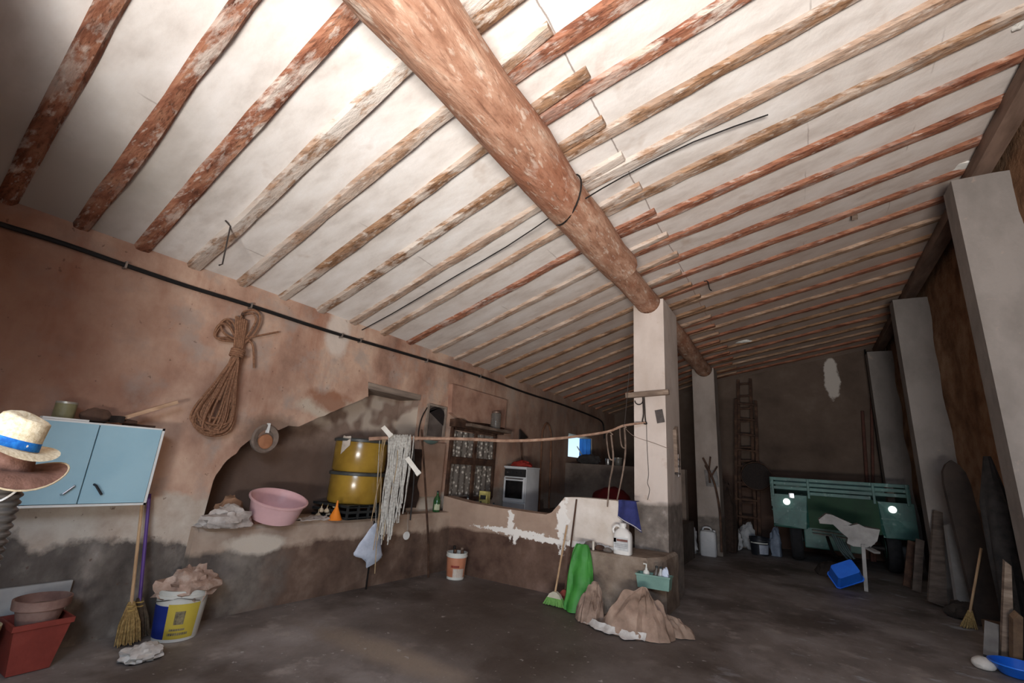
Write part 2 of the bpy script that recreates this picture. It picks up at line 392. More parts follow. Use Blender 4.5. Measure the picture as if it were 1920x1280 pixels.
def rw(u, v):
    y = YB - .2 + (YF - YB + .3) * u; z = -.02 + 5.4 * v
    return (XR + .05 * noise.noise(Vector((y * 1.6, z * 1.6, 7))), y, z)
struct(MB().sheet(rw, 80, 30).build('wall_right', RW_M, origin=(0, 0, 0)), 'rough brown rubble wall on the right', 'wall')
FW_M = M('front_wall_plaster', (176, 150, 132), (140, 118, 102), 2, .9)
fw = MB()
fw.box((XL - .6, YB - .35, -.02), (-1.2, YB, 5.6)); fw.box((XL - .6, YB - .1, -.02), (-2.42, -.25, 5.6)); fw.box((1.9, YB - .35, -.02), (XR + .3, YB, 5.6)); fw.box((-1.2, YB - .35, 3.3), (1.9, YB, 5.6))  # second box: unseen pier added to shade the near left corner
struct(fw.build('wall_front', FW_M, origin=(0, 0, 0), smooth=False), 'front wall with the open doorway and an added shading pier', 'wall')

# ------------------------------------------------------------------ pillars
def pillar_mat(name, zlow, ca=(178, 162, 150), cb=(200, 186, 176)):
    g = G(name, .9, 0, .2)
    col = g.ramp(g.noise(2.2, 7, (1, 1, .6)), [(.3, ca), (.6, cb)])
    col = g.mix(g.mul(g.step(g.noise(6, 5), .64, .72), .5), col, (176, 154, 138))
    col = g.mix(g.edge(2, zlow, .05, 4, .03), col, g.ramp(g.noise(7, 7), [(.3, (92, 84, 78)), (.6, (124, 114, 106)), (.75, (160, 150, 142))]))
    return g.out(col, g.noise(6, 9), .45, .02)
def notch_profile(x0, x1, y, zt, cx, cz, r):
    pts = [(x0, y, -.02), (x0, y, zt)]
    a0 = math.asin(max(-1, min(1, (zt - cz) / r))) if zt < cz + r else 0
    for k in range(13):
        a = math.pi - a0 + (math.pi + 2 * a0) * k / 12
        pts.append((cx + r * math.cos(a), y, cz + r * math.sin(a)))
    return pts + [(x1, y, zt), (x1, y, -.02)]
cz = logz(6.5, .19) - .03
PM = pillar_mat('pillar_plaster', 1.17)
p1 = MB().prism(notch_profile(-1.84, -1.415, 6.28, cz + .02, -1.635, cz, .178), (0, .87, 0)).build('pillar', PM, origin=(-1.62, 6.7, 0), smooth=False)
struct(p1, 'tall plastered pillar carrying the log beam, beside the low wall', 'pillar')
cz2 = logz(11.4, .19) - .03
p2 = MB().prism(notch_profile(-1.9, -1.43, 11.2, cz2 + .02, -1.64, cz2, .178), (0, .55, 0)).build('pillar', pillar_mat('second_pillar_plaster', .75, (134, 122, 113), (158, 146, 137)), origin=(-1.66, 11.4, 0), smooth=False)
struct(p2, 'farther plastered pillar under the beam, forked sticks against it', 'pillar')
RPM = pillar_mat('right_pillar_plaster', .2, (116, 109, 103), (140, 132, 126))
for y0, dp, lab in ((6.0, .31, 'near whitewashed pillar standing against the rubble wall'), (9.72, .32, 'second whitewashed pillar against the rubble wall, behind the leaning boards'), (13.3, .35, 'last whitewashed pillar in the far corner')):
    n = 16; b = MB()
    def outline(z):
        e = .03 * noise.noise(Vector((z * 3, y0, 1)))
        return [(1.69, y0, z), (2.02 + e, y0, z), (2.2, y0 + .02, z), (2.2, y0 + dp, z), (1.69, y0 + dp, z)]
    rings = []
    for i in range(n + 1):
        z = -.02 + (joist_z(1.69, y0) - .2 + .02) * i / n
        rings.append([b.bm.verts.new(p) for p in outline(z)])
    for A, B in zip(rings, rings[1:]):
        for k in range(5): b.bm.faces.new((A[k], A[(k + 1) % 5], B[(k + 1) % 5], B[k]))
    b.bm.faces.new(rings[0][::-1]); b.bm.faces.new(rings[-1])
    struct(b.build('pillar', RPM, origin=(1.9, y0, 0), smooth=False), lab, 'pillar')
OLDW = M('old_grey_wood', (122, 104, 90), (82, 68, 58), 6, .85, stretch=(.6, .6, 3), c3=(150, 132, 116))
DARKW = M('dark_wood', (74, 52, 40), (46, 32, 26), 7, .8, c3=(98, 72, 56))
# wall plate on top of the right hand pillars
tag(MB().bar((1.98, 1.0, 5.0), (1.98, 14.05, 4.86), .16, .16, bevel=.01).build('wall_plate', M('plate_wood', (128, 104, 90), (92, 72, 60), 4, .85, stretch=(2, .4, 2))), 'weathered timber plate along the top of the right wall', 'timber')['kind'] = 'structure'
g = G('pale_patch'); pm_ = g.out(g.ramp(g.noise(6), [(.3, (196, 192, 184)), (.7, (226, 222, 214))]), g.noise(12), .4)

# ------------------------------------------------------------------ bench, low cross wall, kitchen platform, partition
g = G('bench_plaster', .92, 0, .2)
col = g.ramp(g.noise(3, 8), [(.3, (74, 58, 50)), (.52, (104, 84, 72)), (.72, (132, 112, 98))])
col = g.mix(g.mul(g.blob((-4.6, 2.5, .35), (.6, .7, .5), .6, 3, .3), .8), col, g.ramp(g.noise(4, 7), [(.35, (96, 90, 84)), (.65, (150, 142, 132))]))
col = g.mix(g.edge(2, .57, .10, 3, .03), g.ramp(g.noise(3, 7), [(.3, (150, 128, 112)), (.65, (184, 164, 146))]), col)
col = g.mix(g.blob((-4.6, 2.95, .60), (.6, .3, .09), .6, 5, .2), col, (206, 194, 178))
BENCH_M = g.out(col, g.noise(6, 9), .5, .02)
bx0, bx1 = -4.67, -4.45
def bench_f(u, v):
    y = 2.36 + 3.62 * u; x = bx0 + (bx1 - bx0) * u
    x += .012 * noise.noise(Vector((y * 2, v * 4, 3)))
    if v < .72: return (x, y, -.01 + .775 * v / .72)
    if v < .8: return (x - .03, y, .785 + .008 * noise.noise(Vector((y * 3, 0, 0))))
    return (x - .03 - (x - .03 + 5.14) * (v - .8) / .2, y, .79)
b = MB().sheet(bench_f, 60, 20)
b.prism([(XL - .2, 2.36, -.01), (bx0, 2.36, -.01), (bx0, 2.36, .765), (bx0 - .03, 2.36, .788), (XL - .2, 2.36, .79)], (0, .03, 0))
BENCH = tag(b.build('masonry_bench', BENCH_M, origin=(-4.6, 4.1, 0), angle=.5), 'long plastered masonry bench in front of the sooty niche', 'bench'); BENCH['kind'] = 'structure'

g = G('cross_wall_plaster', .92, 0, .2)
col = g.ramp(g.noise(3, 8), [(.3, (72, 52, 44)), (.52, (100, 78, 66)), (.72, (124, 100, 88))])
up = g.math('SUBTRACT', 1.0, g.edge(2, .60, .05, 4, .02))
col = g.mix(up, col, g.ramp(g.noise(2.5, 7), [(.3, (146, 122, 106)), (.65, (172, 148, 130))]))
wh = g.mul(g.mul(g.math('SUBTRACT', 1.0, g.edge(0, -2.62, .06, 5, .02)), g.math('SUBTRACT', 1.0, g.edge(2, .66, .06, 4, .02))), 1.0)
col = g.mix(wh, col, g.ramp(g.noise(3, 7), [(.3, (196, 182, 168)), (.65, (222, 212, 202))]))
WHITE = (232, 226, 218)
for c, r in (((-3.35, 5.8, .655), (.5, 1, .035)), ((-2.95, 5.8, .62), (.5, 1, .035)), ((-3.42, 5.8, .74), (.05, 1, .16)), ((-3.62, 5.8, .66), (.18, 1, .03)), ((-2.64, 5.8, .86), (.07, 1, .34)), ((-3.33, 5.8, .60), (.035, 1, .10)), ((-2.3, 5.8, .62), (.4, 1, .04))):
    col = g.mix(g.blob(c, r, 1.5, 16, .12), col, WHITE)
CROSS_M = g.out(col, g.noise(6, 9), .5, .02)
tp = [(-4.62, 1.01), (-4.4, .985), (-4.1, .955), (-3.6, .935), (-3.1, .925), (-2.88, .925), (-2.8, .96), (-2.7, 1.07), (-2.62, 1.165), (-2.4, 1.18), (-1.84, 1.185)]
pts = [(x, 5.80, z) for x, z in [(-4.62, -.01)] + tp + [(-1.84, -.01)]]
CW = tag(MB().prism(pts, (0, .24, 0)).build('low_wall', CROSS_M, origin=(-3.2, 5.9, 0), smooth=False), 'low plastered wall with a stepped top and white patches, between bench and pillar', 'wall'); CW['kind'] = 'structure'
g = G('block_plaster', .92, 0, .2)
col = g.ramp(g.noise(4, 8), [(.3, (96, 82, 72)), (.5, (128, 112, 98)), (.7, (150, 136, 122))])
BLOCK_M = g.out(col, g.noise(6, 9), .8, .03)
def blockf(b):
    pr = [(-2.42, 5.62), (-2.3, 5.5), (-1.9, 5.52), (-1.5, 5.62), (-1.36, 5.9), (-1.36, 6.5), (-1.80, 6.32), (-2.42, 6.1)]
    rings = []
    for z in (-.01, .15, .3, .45, .58, .61):
        s = 1.0 if z < .6 else .95
        rings.append([b.bm.verts.new((-1.95 + (x + 1.95) * s * (1 + .04 * noise.noise(Vector((x * 3, y * 3, z * 4)))), 5.95 + (y - 5.95) * s * (1.06 - .12 * z + .10 * noise.noise(Vector((x * 2, y * 2, z * 5)))), z)) for x, y in pr])
    for A, B in zip(rings, rings[1:]):
        for k in range(len(pr)): b.bm.faces.new((A[k], A[(k + 1) % len(pr)], B[(k + 1) % len(pr)], B[k]))
    b.bm.faces.new(rings[-1]); return b
tag(blockf(MB()).build('masonry_block', BLOCK_M, origin=(-1.9, 5.9, 0), angle=.4), 'rough low masonry block at the foot of the pillar', 'ledge')['kind'] = 'structure'
PLAT_M = M('platform_floor', (96, 84, 76), (70, 60, 54), 3, .9)
struct(MB().box((XL - .3, 6.03, -.02), (-1.86, 10.5, .68)).build('platform', PLAT_M, origin=(-3.3, 8, 0), smooth=False), 'raised kitchen floor behind the low wall', 'floor')
PART_M = M('partition_plaster', (120, 106, 96), (88, 76, 68), 2.5, .92, c3=(138, 124, 112))
struct(MB().box((XL - .05, 10.5, -.02), (-2.0, 10.75, 1.69), bevel=.02).build('partition', PART_M, origin=(-3.3, 10.6, 0), smooth=False), 'dim waist-high partition at the back of the kitchen', 'wall')

# far window: deep opening, blue plank shutter folded back into its far reveal
WIN1 = bpy.data.objects.new('window_1', None); C.objects.link(WIN1); WIN1.location = (XL, 11.4, 1.84); OFF['window_1'] = Vector((XL, 11.4, 1.84))
struct(WIN1, 'small bright window with blue planks, in the left wall far behind', 'window')
b = MB(); a = [(XL, y, z) for y, z in WIN]; c = [(XL - .36, y, z) for y, z in WIN]
va = [b.bm.verts.new(p) for p in a]; vc = [b.bm.verts.new(p) for p in c]
for i in range(4): b.bm.faces.new((va[i], va[(i + 1) % 4], vc[(i + 1) % 4], vc[i]))
b.build('reveal', M('reveal_plaster', (190, 186, 180), (160, 154, 148), 3, .9), WIN1, smooth=False)
BLUE_P = M('blue_shutter_paint', (44, 128, 214), (24, 92, 176), 5, .5, stretch=(3, 3, .5))
for k in range(3):
    x = XL - .01 - .112 * k
    MB().box((x - .105, 12.13, 1.86), (x, 12.165, 2.385), bevel=.005).build('plank', BLUE_P, WIN1, smooth=False)
MB().tube([(XL - .03, 11.25, 2.12), (XL + .02, 11.68, 1.80)], .014, 6).build('light_streak_bar', M('white_paint', (232, 232, 228), (210, 210, 206), 5, .5), WIN1)  # white stick added in place of a bright streak of light

# ------------------------------------------------------------------ left wall: cable, rope, vent cover
RUB = M('black_rubber', (30, 28, 28), (20, 19, 19), 8, .6)
cp = [FX(u, v, XL + .035) for u, v in ((0, 420), (120, 457), (235, 497), (350, 536), (470, 573), (620, 622), (760, 663), (900, 705), (985, 736), (1050, 757), (1110, 780))]
cp = [FX(-160, 372, XL + .035)] + cp + [FX(1128, 790, XL + .03), FX(1132, 803, XL + .03), FX(1133, 822, XL + .03)]
CAB = thing('cable', 'thick black cable running along the left wall under the joists', 'cable', cp[5])
MB().tube(cp, .02, 8, sub=4).build('sheath', RUB, CAB)
for u, v in ((235, 497), (470, 573), (640, 629), (675, 638), (800, 676), (900, 705)):
    p = FX(u, v, XL + .035)
    MB().box((XL - .01, p.y - .008, p.z - .03), (XL + .062, p.y + .008, p.z + .03), bevel=.003).build('clip', M('clip_metal', (150, 140, 132), None, 8, .5, .6), CAB)

ROPE_M = M('rope_fibre', (136, 98, 74), (102, 70, 52), 60, .9, c3=(156, 118, 92))
RP = thing('rope_coil', 'long brown rope coiled and tied, hanging on the left wall', 'rope', FX(395, 822, XL + .05))
top = FX(452, 600, XL + .06); kn = FX(440, 668, XL + .07); bot = FX(388, 812, XL + .06)
rn = random.Random(5); ax = (bot - kn); L_ = ax.length; ax.normalize(); side = Vector((0, 1, 0)); side = (side - ax * side.dot(ax)).normalized()
b = MB()
for k in range(24):
    wdt = .05 + .125 * rn.random(); ln = L_ * (.80 + .22 * rn.random()); o1 = (rn.random() - .5) * .10; dx = .05 * rn.random()
    P = []
    for t, s_ in ((0, 0), (.25, .35), (.5, .62), (.75, .95), (.92, .9), (1.0, .35), (1.0, -.35), (.92, -.9), (.75, -.95), (.5, -.62), (.25, -.35)):
        P.append(kn + ax * (ln * t) + side * (wdt * s_ + o1 * t) + Vector((dx + .012 * rn.random(), 0, 0)))
    b.tube(P, .0105, 6, sub=4, closed=True)
b.build('coil', ROPE_M, RP)
b = MB()
for k in range(6):                                   # neck of parallel strands up to the peg
    o1 = (k - 2.5) * .022
    b.tube([kn + ax * .45 + side * o1 * 1.6 + Vector((.04, 0, 0)), kn + side * o1 * .7 + Vector((.03, 0, 0)), top + side * o1 + Vector((0, 0, .02))], .011, 6, sub=4)
b.build('neck', ROPE_M, RP)
b = MB()
for k in range(4):
    b.tube([kn + ax * (.02 * k - .06) + side * (.06 * math.cos(a)) + Vector((.03 + .05 * math.sin(a), 0, 0)) for a in [i * math.pi / 5 for i in range(10)]], .011, 6, closed=True, sub=2)
b.build('binding', ROPE_M, RP)
b = MB()
for pl in ([(445, 640), (425, 600), (408, 618), (404, 632), (425, 634), (446, 645)], [(445, 642), (430, 612), (412, 608), (402, 628), (418, 638), (446, 640)], [(450, 650), (478, 624), (488, 596), (478, 582), (458, 584), (452, 596)], [(450, 648), (470, 620), (480, 600), (474, 588), (455, 590)], [(446, 648), (462, 638), (474, 648), (476, 690)], [(448, 636), (480, 630), (522, 622)], [(447, 642), (440, 610), (428, 598), (414, 606), (420, 624), (446, 638)]):
    b.tube([FX(u, v, XL + .05 + .03 * rn.random()) for u, v in pl], .0105, 6, sub=5)
b.build('bow', ROPE_M, RP)
MB().tube([FX(455, 592, XL - .05), FX(455, 588, XL + .13)], .014, 8).build('peg', DARKW, RP)

VC = thing('vent_cover', 'round rusty cover of a stovepipe hole, above the niche', 'cover', FX(497, 830, XL + .02))
p = FX(497, 822, XL)
MB().lathe(p - Vector((.02, 0, 0)), [(.15, 0), (.15, .03), (.135, .045), (.09, .03), (.088, .018)], 28, axis=(1, 0, 0), cap_top=True).build('ring', M('grey_rough_metal', (128, 112, 100), (92, 80, 72), 8, .8), VC)
MB().lathe(p + Vector((-.01, 0, -.03)), [(.075, 0), (.075, .035), (.06, .042)], 24, axis=(1, 0, 0), cap_top=True).build('disc', M('rust_disc', (176, 122, 88), (138, 92, 66), 6, .75), VC)['label'] = 'rusty orange disc'
MB().box(p + Vector((.0, -.012, .06)), p + Vector((.03, .012, .16))).build('tab', M('white_paint', (232, 232, 228)), VC)

# ------------------------------------------------------------------ wall cabinet and what lies on it
WHITE_P = M('white_enamel', (222, 222, 218), (204, 204, 200), 4, .45)
BLUE_D = M('pale_blue_laminate', (158, 192, 204), (148, 184, 198), 3, .4, bump=.05)
cy0, cy1, cz0, cz1, cx0, cx1 = .93, 1.835, 1.02, 1.615, XL - .01, -4.45
CB = thing('wall_cabinet', 'pale blue two-door wall cabinet with white frame, behind the hats', 'cabinet', (XL, 1.4, cz0))
b = MB()
b.box((cx0, cy0, cz0), (cx1 - .02, cy0 + .018, cz1)); b.box((cx0, cy1 - .018, cz0), (cx1 - .005, cy1, cz1)); b.box((cx0, cy0, cz0), (cx1 - .005, cy1, cz0 + .016)); b.box((cx0, cy0, cz1 - .016), (cx1 - .005, cy1, cz1)); b.box((cx0, cy0, cz0), (cx0 + .012, cy1, cz1))
b.build('body', WHITE_P, CB, smooth=False)
ym = 1.405
HM = M('chrome', (205, 205, 208), (190, 190, 194), 9, .22, 1.0, bump=.02)
for y0, y1, hp_, hm in ((cy0 + .004, ym - .004, (1.30, 1.105, 1.36, 1.165), HM), (ym + .004, cy1 - .022, (1.47, 1.175, 1.53, 1.105), M('dark_steel', (70, 72, 76), (54, 56, 60), 8, .4, .8))):
    d = MB().box((cx1 - .022, y0, cz0 + .02), (cx1, y1, cz1 - .012), bevel=.003).build('door', BLUE_D, CB, smooth=False)
    MB().tube([(cx1 - .004, hp_[0], hp_[1]), (cx1 + .02, hp_[0] + .006, hp_[1] + .006 * (1 if hp_[3] > hp_[1] else -1)), (cx1 + .02, hp_[2] - .006, hp_[3]), (cx1 - .004, hp_[2], hp_[3])], .008, 8).build('handle', hm, d)
zt = cz1
def can(name, label, c, r, h, mat, cat='can', lidm=None):
    t = thing(name, label, cat, c)
    MB().lathe(c, [(r * .96, 0), (r, .006), (r, h - .006), (r * .97, h)], 20, cap_top=True).build('body', mat, t)
    MB().lathe(Vector(c) + Vector((0, 0, h)), [(r * 1.02, -.01), (r * 1.02, .004), (r * .9, .006)], 20, cap_top=True).build('lid', lidm or mat, t)
    return t
can('tin', 'olive tin can standing on the cabinet behind the straw hat', (-4.6, 1.22, zt), .062, .13, M('olive_tin', (132, 126, 92), (104, 98, 72), 6, .5), lidm=M('tin_lid', (176, 172, 160), None, 6, .4, .5))
STEELD = M('dark_tool_steel', (62, 54, 50), (44, 38, 36), 9, .55, .4)
HMR = thing('hammer', 'hammer with a pale wooden handle on the cabinet, tilted upward', 'hammer', (-4.55, 1.65, zt))
MB().bar((-4.55, 1.55, zt + .05), (-4.57, 1.92, zt + .24), .028, .032, bevel=.008).build('handle', M('pale_wood', (196, 162, 132), (166, 132, 104), 8, .7, stretch=(2, .4, 2)), HMR)
MB().bar((-4.60, 1.52, zt + .045), (-4.50, 1.54, zt + .045), .05, .05, bevel=.008).bar((-4.60, 1.525, zt + .045), (-4.66, 1.53, zt + .03), .045, .02).build('head', STEELD, HMR)
TW = thing('trowel', 'dark trowel lying flat on the cabinet beside the hammer', 'tool', (-4.55, 1.5, zt))
MB().prism([(-4.6, 1.28, zt + .012), (-4.5, 1.30, zt + .012), (-4.53, 1.50, zt + .014), (-4.57, 1.50, zt + .014)], (0, 0, .006)).bar((-4.55, 1.49, zt + .016), (-4.55, 1.56, zt + .03), .012, .012).build('blade', STEELD, TW, smooth=False)
MB().tube([(-4.55, 1.55, zt + .03), (-4.55, 1.60, zt + .034), (-4.55, 1.66, zt + .032)], [.016, .019, .014], 8).build('handle', DARKW, TW)
MB().bar((-4.5, 1.36, zt + .012), (-4.49, 1.80, zt + .012), .04, .022, bevel=.004)
b = MB().bar((-4.63, 1.60, zt + .011), (-4.60, 1.81, zt + .011), .07, .022, bevel=.005); tag(b.build('wood_block', DARKW), 'dark flat wood offcut on the right end of the cabinet', 'wood')
tag(MB().bar((-4.49, 1.08, zt + .008), (-4.5, 1.34, zt + .008), .05, .014, bevel=.003).build('white_strip', WHITE_P), 'white flat strip on the front edge of the cabinet', 'strip')
tag(MB().blob((-4.64, 1.42, zt + .055), (.055, .1, .06), .2, 2.2, 3, 14, 10, floor=zt).build('rag', M('brown_rag', (98, 74, 60), (70, 52, 44), 9, .95)), 'brown rag lump at the back of the cabinet top', 'rag')

# ------------------------------------------------------------------ hats on the corrugated pipe
hb = Vector((-2.59, .575, 0))
prof = [(.062, 0.0)]
z = 0.0
while z < 1.335:
    prof += [(.062, z), (.071, z + .009), (.071, z + .016), (.062, z + .025)]; z += .028
tag(MB().lathe(hb, prof, 28, cap_top=True).build('corrugated_pipe', M('pipe_grey', (112, 106, 100), (84, 78, 74), 5, .35, .5)), 'grey corrugated pipe standing upright under the hats', 'pipe')
def hat(name, label, c, tilt, rx, brim_r, crown_h, crown_r, m_out, m_band, droop, edge_m=None, pinch=.035, band_h=.042):
    t = thing(name, label, 'hat', c)
    R_ = Matrix.Rotation(tilt[0], 4, 'X') @ Matrix.Rotation(tilt[1], 4, 'Y') @ Matrix.Rotation(rx, 4, 'Z')
    c = Vector(c)
    def P(r, a, z):
        x, y = r * math.cos(a) * .9, r * math.sin(a) * 1.12
        return c + (R_ @ Vector((x, y, z)))
    b = MB(); N = 40; prof = []
    for i in range(9): prof.append(('b', i / 8))
    for i in range(1, 11): prof.append(('c', i / 10))
    rings = []
    for kind, t_ in prof:
        ring = []
        for k in range(N):
            a = 2 * math.pi * k / N
            if kind == 'b':
                r = brim_r + (crown_r - brim_r) * t_; u = (1 - t_)
                z = droop * u * u * (.4 + .9 * math.cos(2 * a)) + .012 * u
            else:
                u = t_
                if u < .72: r = crown_r * (1 - .20 * u / .72); z = crown_h * (u / .72) * .90
                else:
                    q = (u - .72) / .28; r = crown_r * .80 * (1 - q) ** .55 + .001; z = crown_h * (.90 + .22 * math.sin(q * math.pi / 2))
                    z -= pinch * q * (1 + .6 * math.cos(a))
                if u > .3: r *= 1 - .16 * (u - .3) / .7 * max(0, math.sin(a + math.pi)) * abs(math.cos(a)) * 2
            ring.append(b.bm.verts.new(P(r, a, z)))
        rings.append(ring)
    for A, B in zip(rings, rings[1:]):
        for k in range(N): b.bm.faces.new((A[k], A[(k + 1) % N], B[(k + 1) % N], B[k]))
    b.bm.faces.new(rings[-1])
    b.build('crown_and_brim', m_out, t, angle=1.2)
    if m_band:
        b = MB(); r0 = []
        for z in (.004, band_h):
            r0.append([b.bm.verts.new(P((crown_r + .003) * (1 - .20 * z / crown_h / .648), 2 * math.pi * k / N, z)) for k in range(N)])
        for k in range(N): b.bm.faces.new((r0[0][k], r0[0][(k + 1) % N], r0[1][(k + 1) % N], r0[1][k]))
        b.build('band', m_band, t)
    if edge_m:
        pts = [P(brim_r, 2 * math.pi * k / N, droop * (.4 + .9 * math.cos(4 * math.pi * k / N)) + .012) for k in range(N)]
        MB().tube(pts, .0035, 6, closed=True).build('brim_edge', edge_m, t)
    return t
g = G('straw', .8, 0, .3); straw = g.out(g.ramp(g.noise(70, 4), [(.35, (204, 184, 148)), (.6, (236, 222, 192))]), g.noise(160, 2, (1, 1, 2)), .5, .004)
g = G('blue_band', .7, 0, .3)
c1 = g.ramp(g.noise(40, 3), [(.4, (24, 96, 178)), (.6, (44, 132, 210))])
c1 = g.mix(g.step(g.noise(14, 2, off=(3, 1, 4)), .60, .63), c1, (196, 74, 66))
c1 = g.mix(g.step(g.noise(30, 2, off=(3, 6, 4)), .68, .7), c1, (232, 226, 214)); bandm = g.out(c1)
felt = M('brown_felt', (122, 88, 74), (100, 70, 58), 30, .9, c3=(136, 100, 86))
hat('felt_hat', 'floppy brown hat with a pale brim edge under the straw hat', (-2.605, .555, 1.375), (-.14, .12), .25, .185, .085, .095, felt, None, -.05, M('cream_edge', (214, 194, 160), None, 20, .8), .01)
hat('straw_hat', 'pale straw hat with a blue patterned band on top of the brown hat', (-2.595, .555, 1.455), (-.26, .16), .35, .152, .125, .090, straw, bandm, -.024, None, .024, .036)
tag(MB().tube([(-2.525, .60, 1.335), (-2.52, .61, 1.30), (-2.515, .575, 1.26), (-2.525, .54, 1.25)], .004, 6, sub=4).build('string', M('white_string', (214, 210, 204), None, 30, .9)), 'short white string looped around the top of the pipe', 'string')

# ------------------------------------------------------------------ pots and bucket on the floor by the left wall
TERRA = M('terracotta', (128, 98, 88), (102, 76, 68), 6, .85, c3=(146, 118, 106))
RED = M('red_plastic', (132, 58, 48), (108, 46, 38), 3, .6, c3=(146, 72, 60))
EARTH = M('dry_soil', (104, 88, 74), (78, 64, 54), 20, .95)
px, py = -4.52, 1.40
PL = thing('square_planter', 'square red plastic planter on the floor under the clay pot', 'planter', (px, py, 0))
b = MB(); rings = []
for q_, z in ((.105, .0), (.142, .27), (.155, .272), (.155, .305), (.142, .305), (.132, .25), (.13, .20)):
    rings.append([b.bm.verts.new((px + q_ * a, py + q_ * c_, z)) for a, c_ in ((-1, -1), (1, -1), (1, 1), (-1, 1))])
for A, B in zip(rings, rings[1:]):
    for k in range(4): b.bm.faces.new((A[k], A[(k + 1) % 4], B[(k + 1) % 4], B[k]))
b.bm.faces.new(rings[0][::-1]); b.bm.faces.new(rings[-1]); b.build('tub', RED, PL, angle=.3)
PT = thing('clay_pot', 'round dusty clay pot stacked on the red planter', 'pot', (px, py, .22))
MB().lathe((px, py, .215), [(.092, 0), (.128, .15), (.15, .155), (.155, .21), (.143, .212), (.125, .16), (.12, .15)], 32, cap_top=False).build('pot', TERRA, PT)
MB().lathe((px, py, .36), [(.122, 0), (.124, .01), (.001, .018)], 24, cap_bot=True).build('soil', EARTH, PT)
CR = thing('cream_pot', 'cream plastic pot at the left edge of the frame beside the planter', 'pot', (-4.50, 1.08, 0))
MB().lathe((-4.50, 1.08, 0), [(.09, 0), (.125, .26), (.14, .265), (.142, .31), (.13, .312), (.115, .25)], 30).build('pot', M('cream_plastic', (196, 184, 150), (168, 156, 124), 4, .6), CR)
MB().lathe((-4.50, 1.08, .24), [(.113, 0), (.115, .01), (.001, .02)], 24).build('soil', EARTH, CR)
tag(MB().bar((-4.725, .80, .24), (-4.725, 1.60, .24), .03, .46, bevel=.004).build('grey_board', M('grey_panel', (168, 168, 166), (140, 140, 138), 3, .7)), 'pale grey board leaning on the wall behind the pots', 'board')

def bucket(name, label, c, r0, r1, h, m, label_m=None, rim_m=None, lab=(.15, .72), handle=True, lab2=None):
    t = thing(name, label, 'bucket', c); c = Vector(c)
    MB().lathe(c, [(r0, 0), (r1 * .97, h * .84), (r1 * 1.04, h * .845), (r1 * 1.04, h * .9), (r1, h * .905), (r1 * 1.03, h * .97), (r1 * 1.03, h), (r1 * .96, h), (r1 * .9, h * .5), (r0 * .9, .03)], 32).build('body', m, t)
    def wrap(nm, mat, z0, z1, a0, a1):
        rr = lambda z: r0 + (r1 * .97 - r0) * z / .84 + .002
        MB().sheet(lambda u, v: c + Vector((rr(z0 + (z1 - z0) * v) * math.cos(a0 + (a1 - a0) * u), rr(z0 + (z1 - z0) * v) * math.sin(a0 + (a1 - a0) * u), h * (z0 + (z1 - z0) * v))), 14, 2).build(nm, mat, t)
    for nm, mat, z0, z1, a0, a1 in (label_m or []): wrap(nm, mat, z0, z1, a0, a1)
    if handle:
        MB().tube([c + Vector((math.cos(a) * r1 * 1.08, math.sin(a) * r1 * 1.08 * .9, h * .9 - .02 - .10 * math.sin((a + .4) / 2.4 * math.pi) if False else h * .88 - .09 * abs(math.sin(a * .5 + .3)))) for a in [-2.2 + .3 * i for i in range(9)]], .004, 6, sub=2).build('bail', M('wire_metal', (160, 158, 154), None, 9, .4, .8), t)
    return t
PW = M('white_plastic', (214, 214, 206), (194, 194, 186), 4, .45)
bc = Vector((-4.44, 2.27, 0))
bucket('paint_bucket', 'white bucket with a blue and yellow label and rags inside', bc, .155, .185, .37, PW,
       [('blue_label', M('blue_print', (34, 52, 132), (28, 44, 116), 5, .45), .06, .70, -2.3, -.95), ('yellow_label', M('yellow_print', (198, 178, 72), (180, 160, 60), 5, .5), .06, .74, -.95, .35),
        ('picture', M('brown_print', (92, 84, 70), (150, 140, 110), 30, .5), .34, .60, -.62, -.22), ('print_line', M('brown_print', (92, 84, 70)), .13, .18, -.8, .05), ('print_line', M('brown_print', (92, 84, 70)), .22, .26, -.75, -.1)])
RAGP = M('pinkish_rag', (172, 146, 130), (136, 110, 96), 12, .95, c3=(196, 176, 162))
tag(MB().blob(bc + Vector((.02, .02, .37)), (.15, .17, .11), .5, 2.2, 4, 26, 16, floor=.26, ridge=.6).build('rags', RAGP), 'pinkish crumpled rags heaped in the blue and yellow bucket', 'rags')
tag(MB().blob((-4.16, 1.93, .025), (.10, .12, .05), .5, 2.4, 9, 24, 14, floor=.003, ridge=.5).build('white_rag', M('white_cloth', (206, 202, 196), (176, 170, 164), 14, .9)), 'small white crumpled cloth on the floor beside the straw broom', 'cloth')

STICK = M('pale_stick', (190, 158, 122), (160, 128, 96), 9, .75, stretch=(3, 3, .5))
BRIST = M('straw_bristle', (150, 124, 78), (110, 88, 54), 50, .95, c3=(178, 152, 100))
def broom(name, label, foot, top, hm, head, r=.012):
    t = thing(name, label, 'broom', foot); foot, top = Vector(foot), Vector(top)
    d = (top - foot).normalized(); s0 = foot + d * .30
    MB().tube([foot + d * .2, s0, top], r, 8).build('handle', hm, t)
    b = MB(); rb = random.Random(3)
    for k in range(60):
        a = rb.random() * 6.28; q = rb.random() ** .5
        off = Vector((math.cos(a) * .05 * q * .6, math.sin(a) * .085 * q, 0))
        b.tube([s0 + off * .2 - d * .0, foot + d * .15 + off * .8, foot + off + Vector((0, 0, .004 + .02 * rb.random()))], [.006, .006, .003], 4)
    b.build('bristles', head, t, smooth=False)
    b = MB()
    for k in (.24, .27): b.tube([foot + d * k + Vector((.018 * math.cos(a), .024 * math.sin(a), 0)) for a in [i * .63 for i in range(10)]], .006, 6, closed=True)
    b.build('binding', M('twine', (190, 160, 96), None, 30, .9), t)
    return t
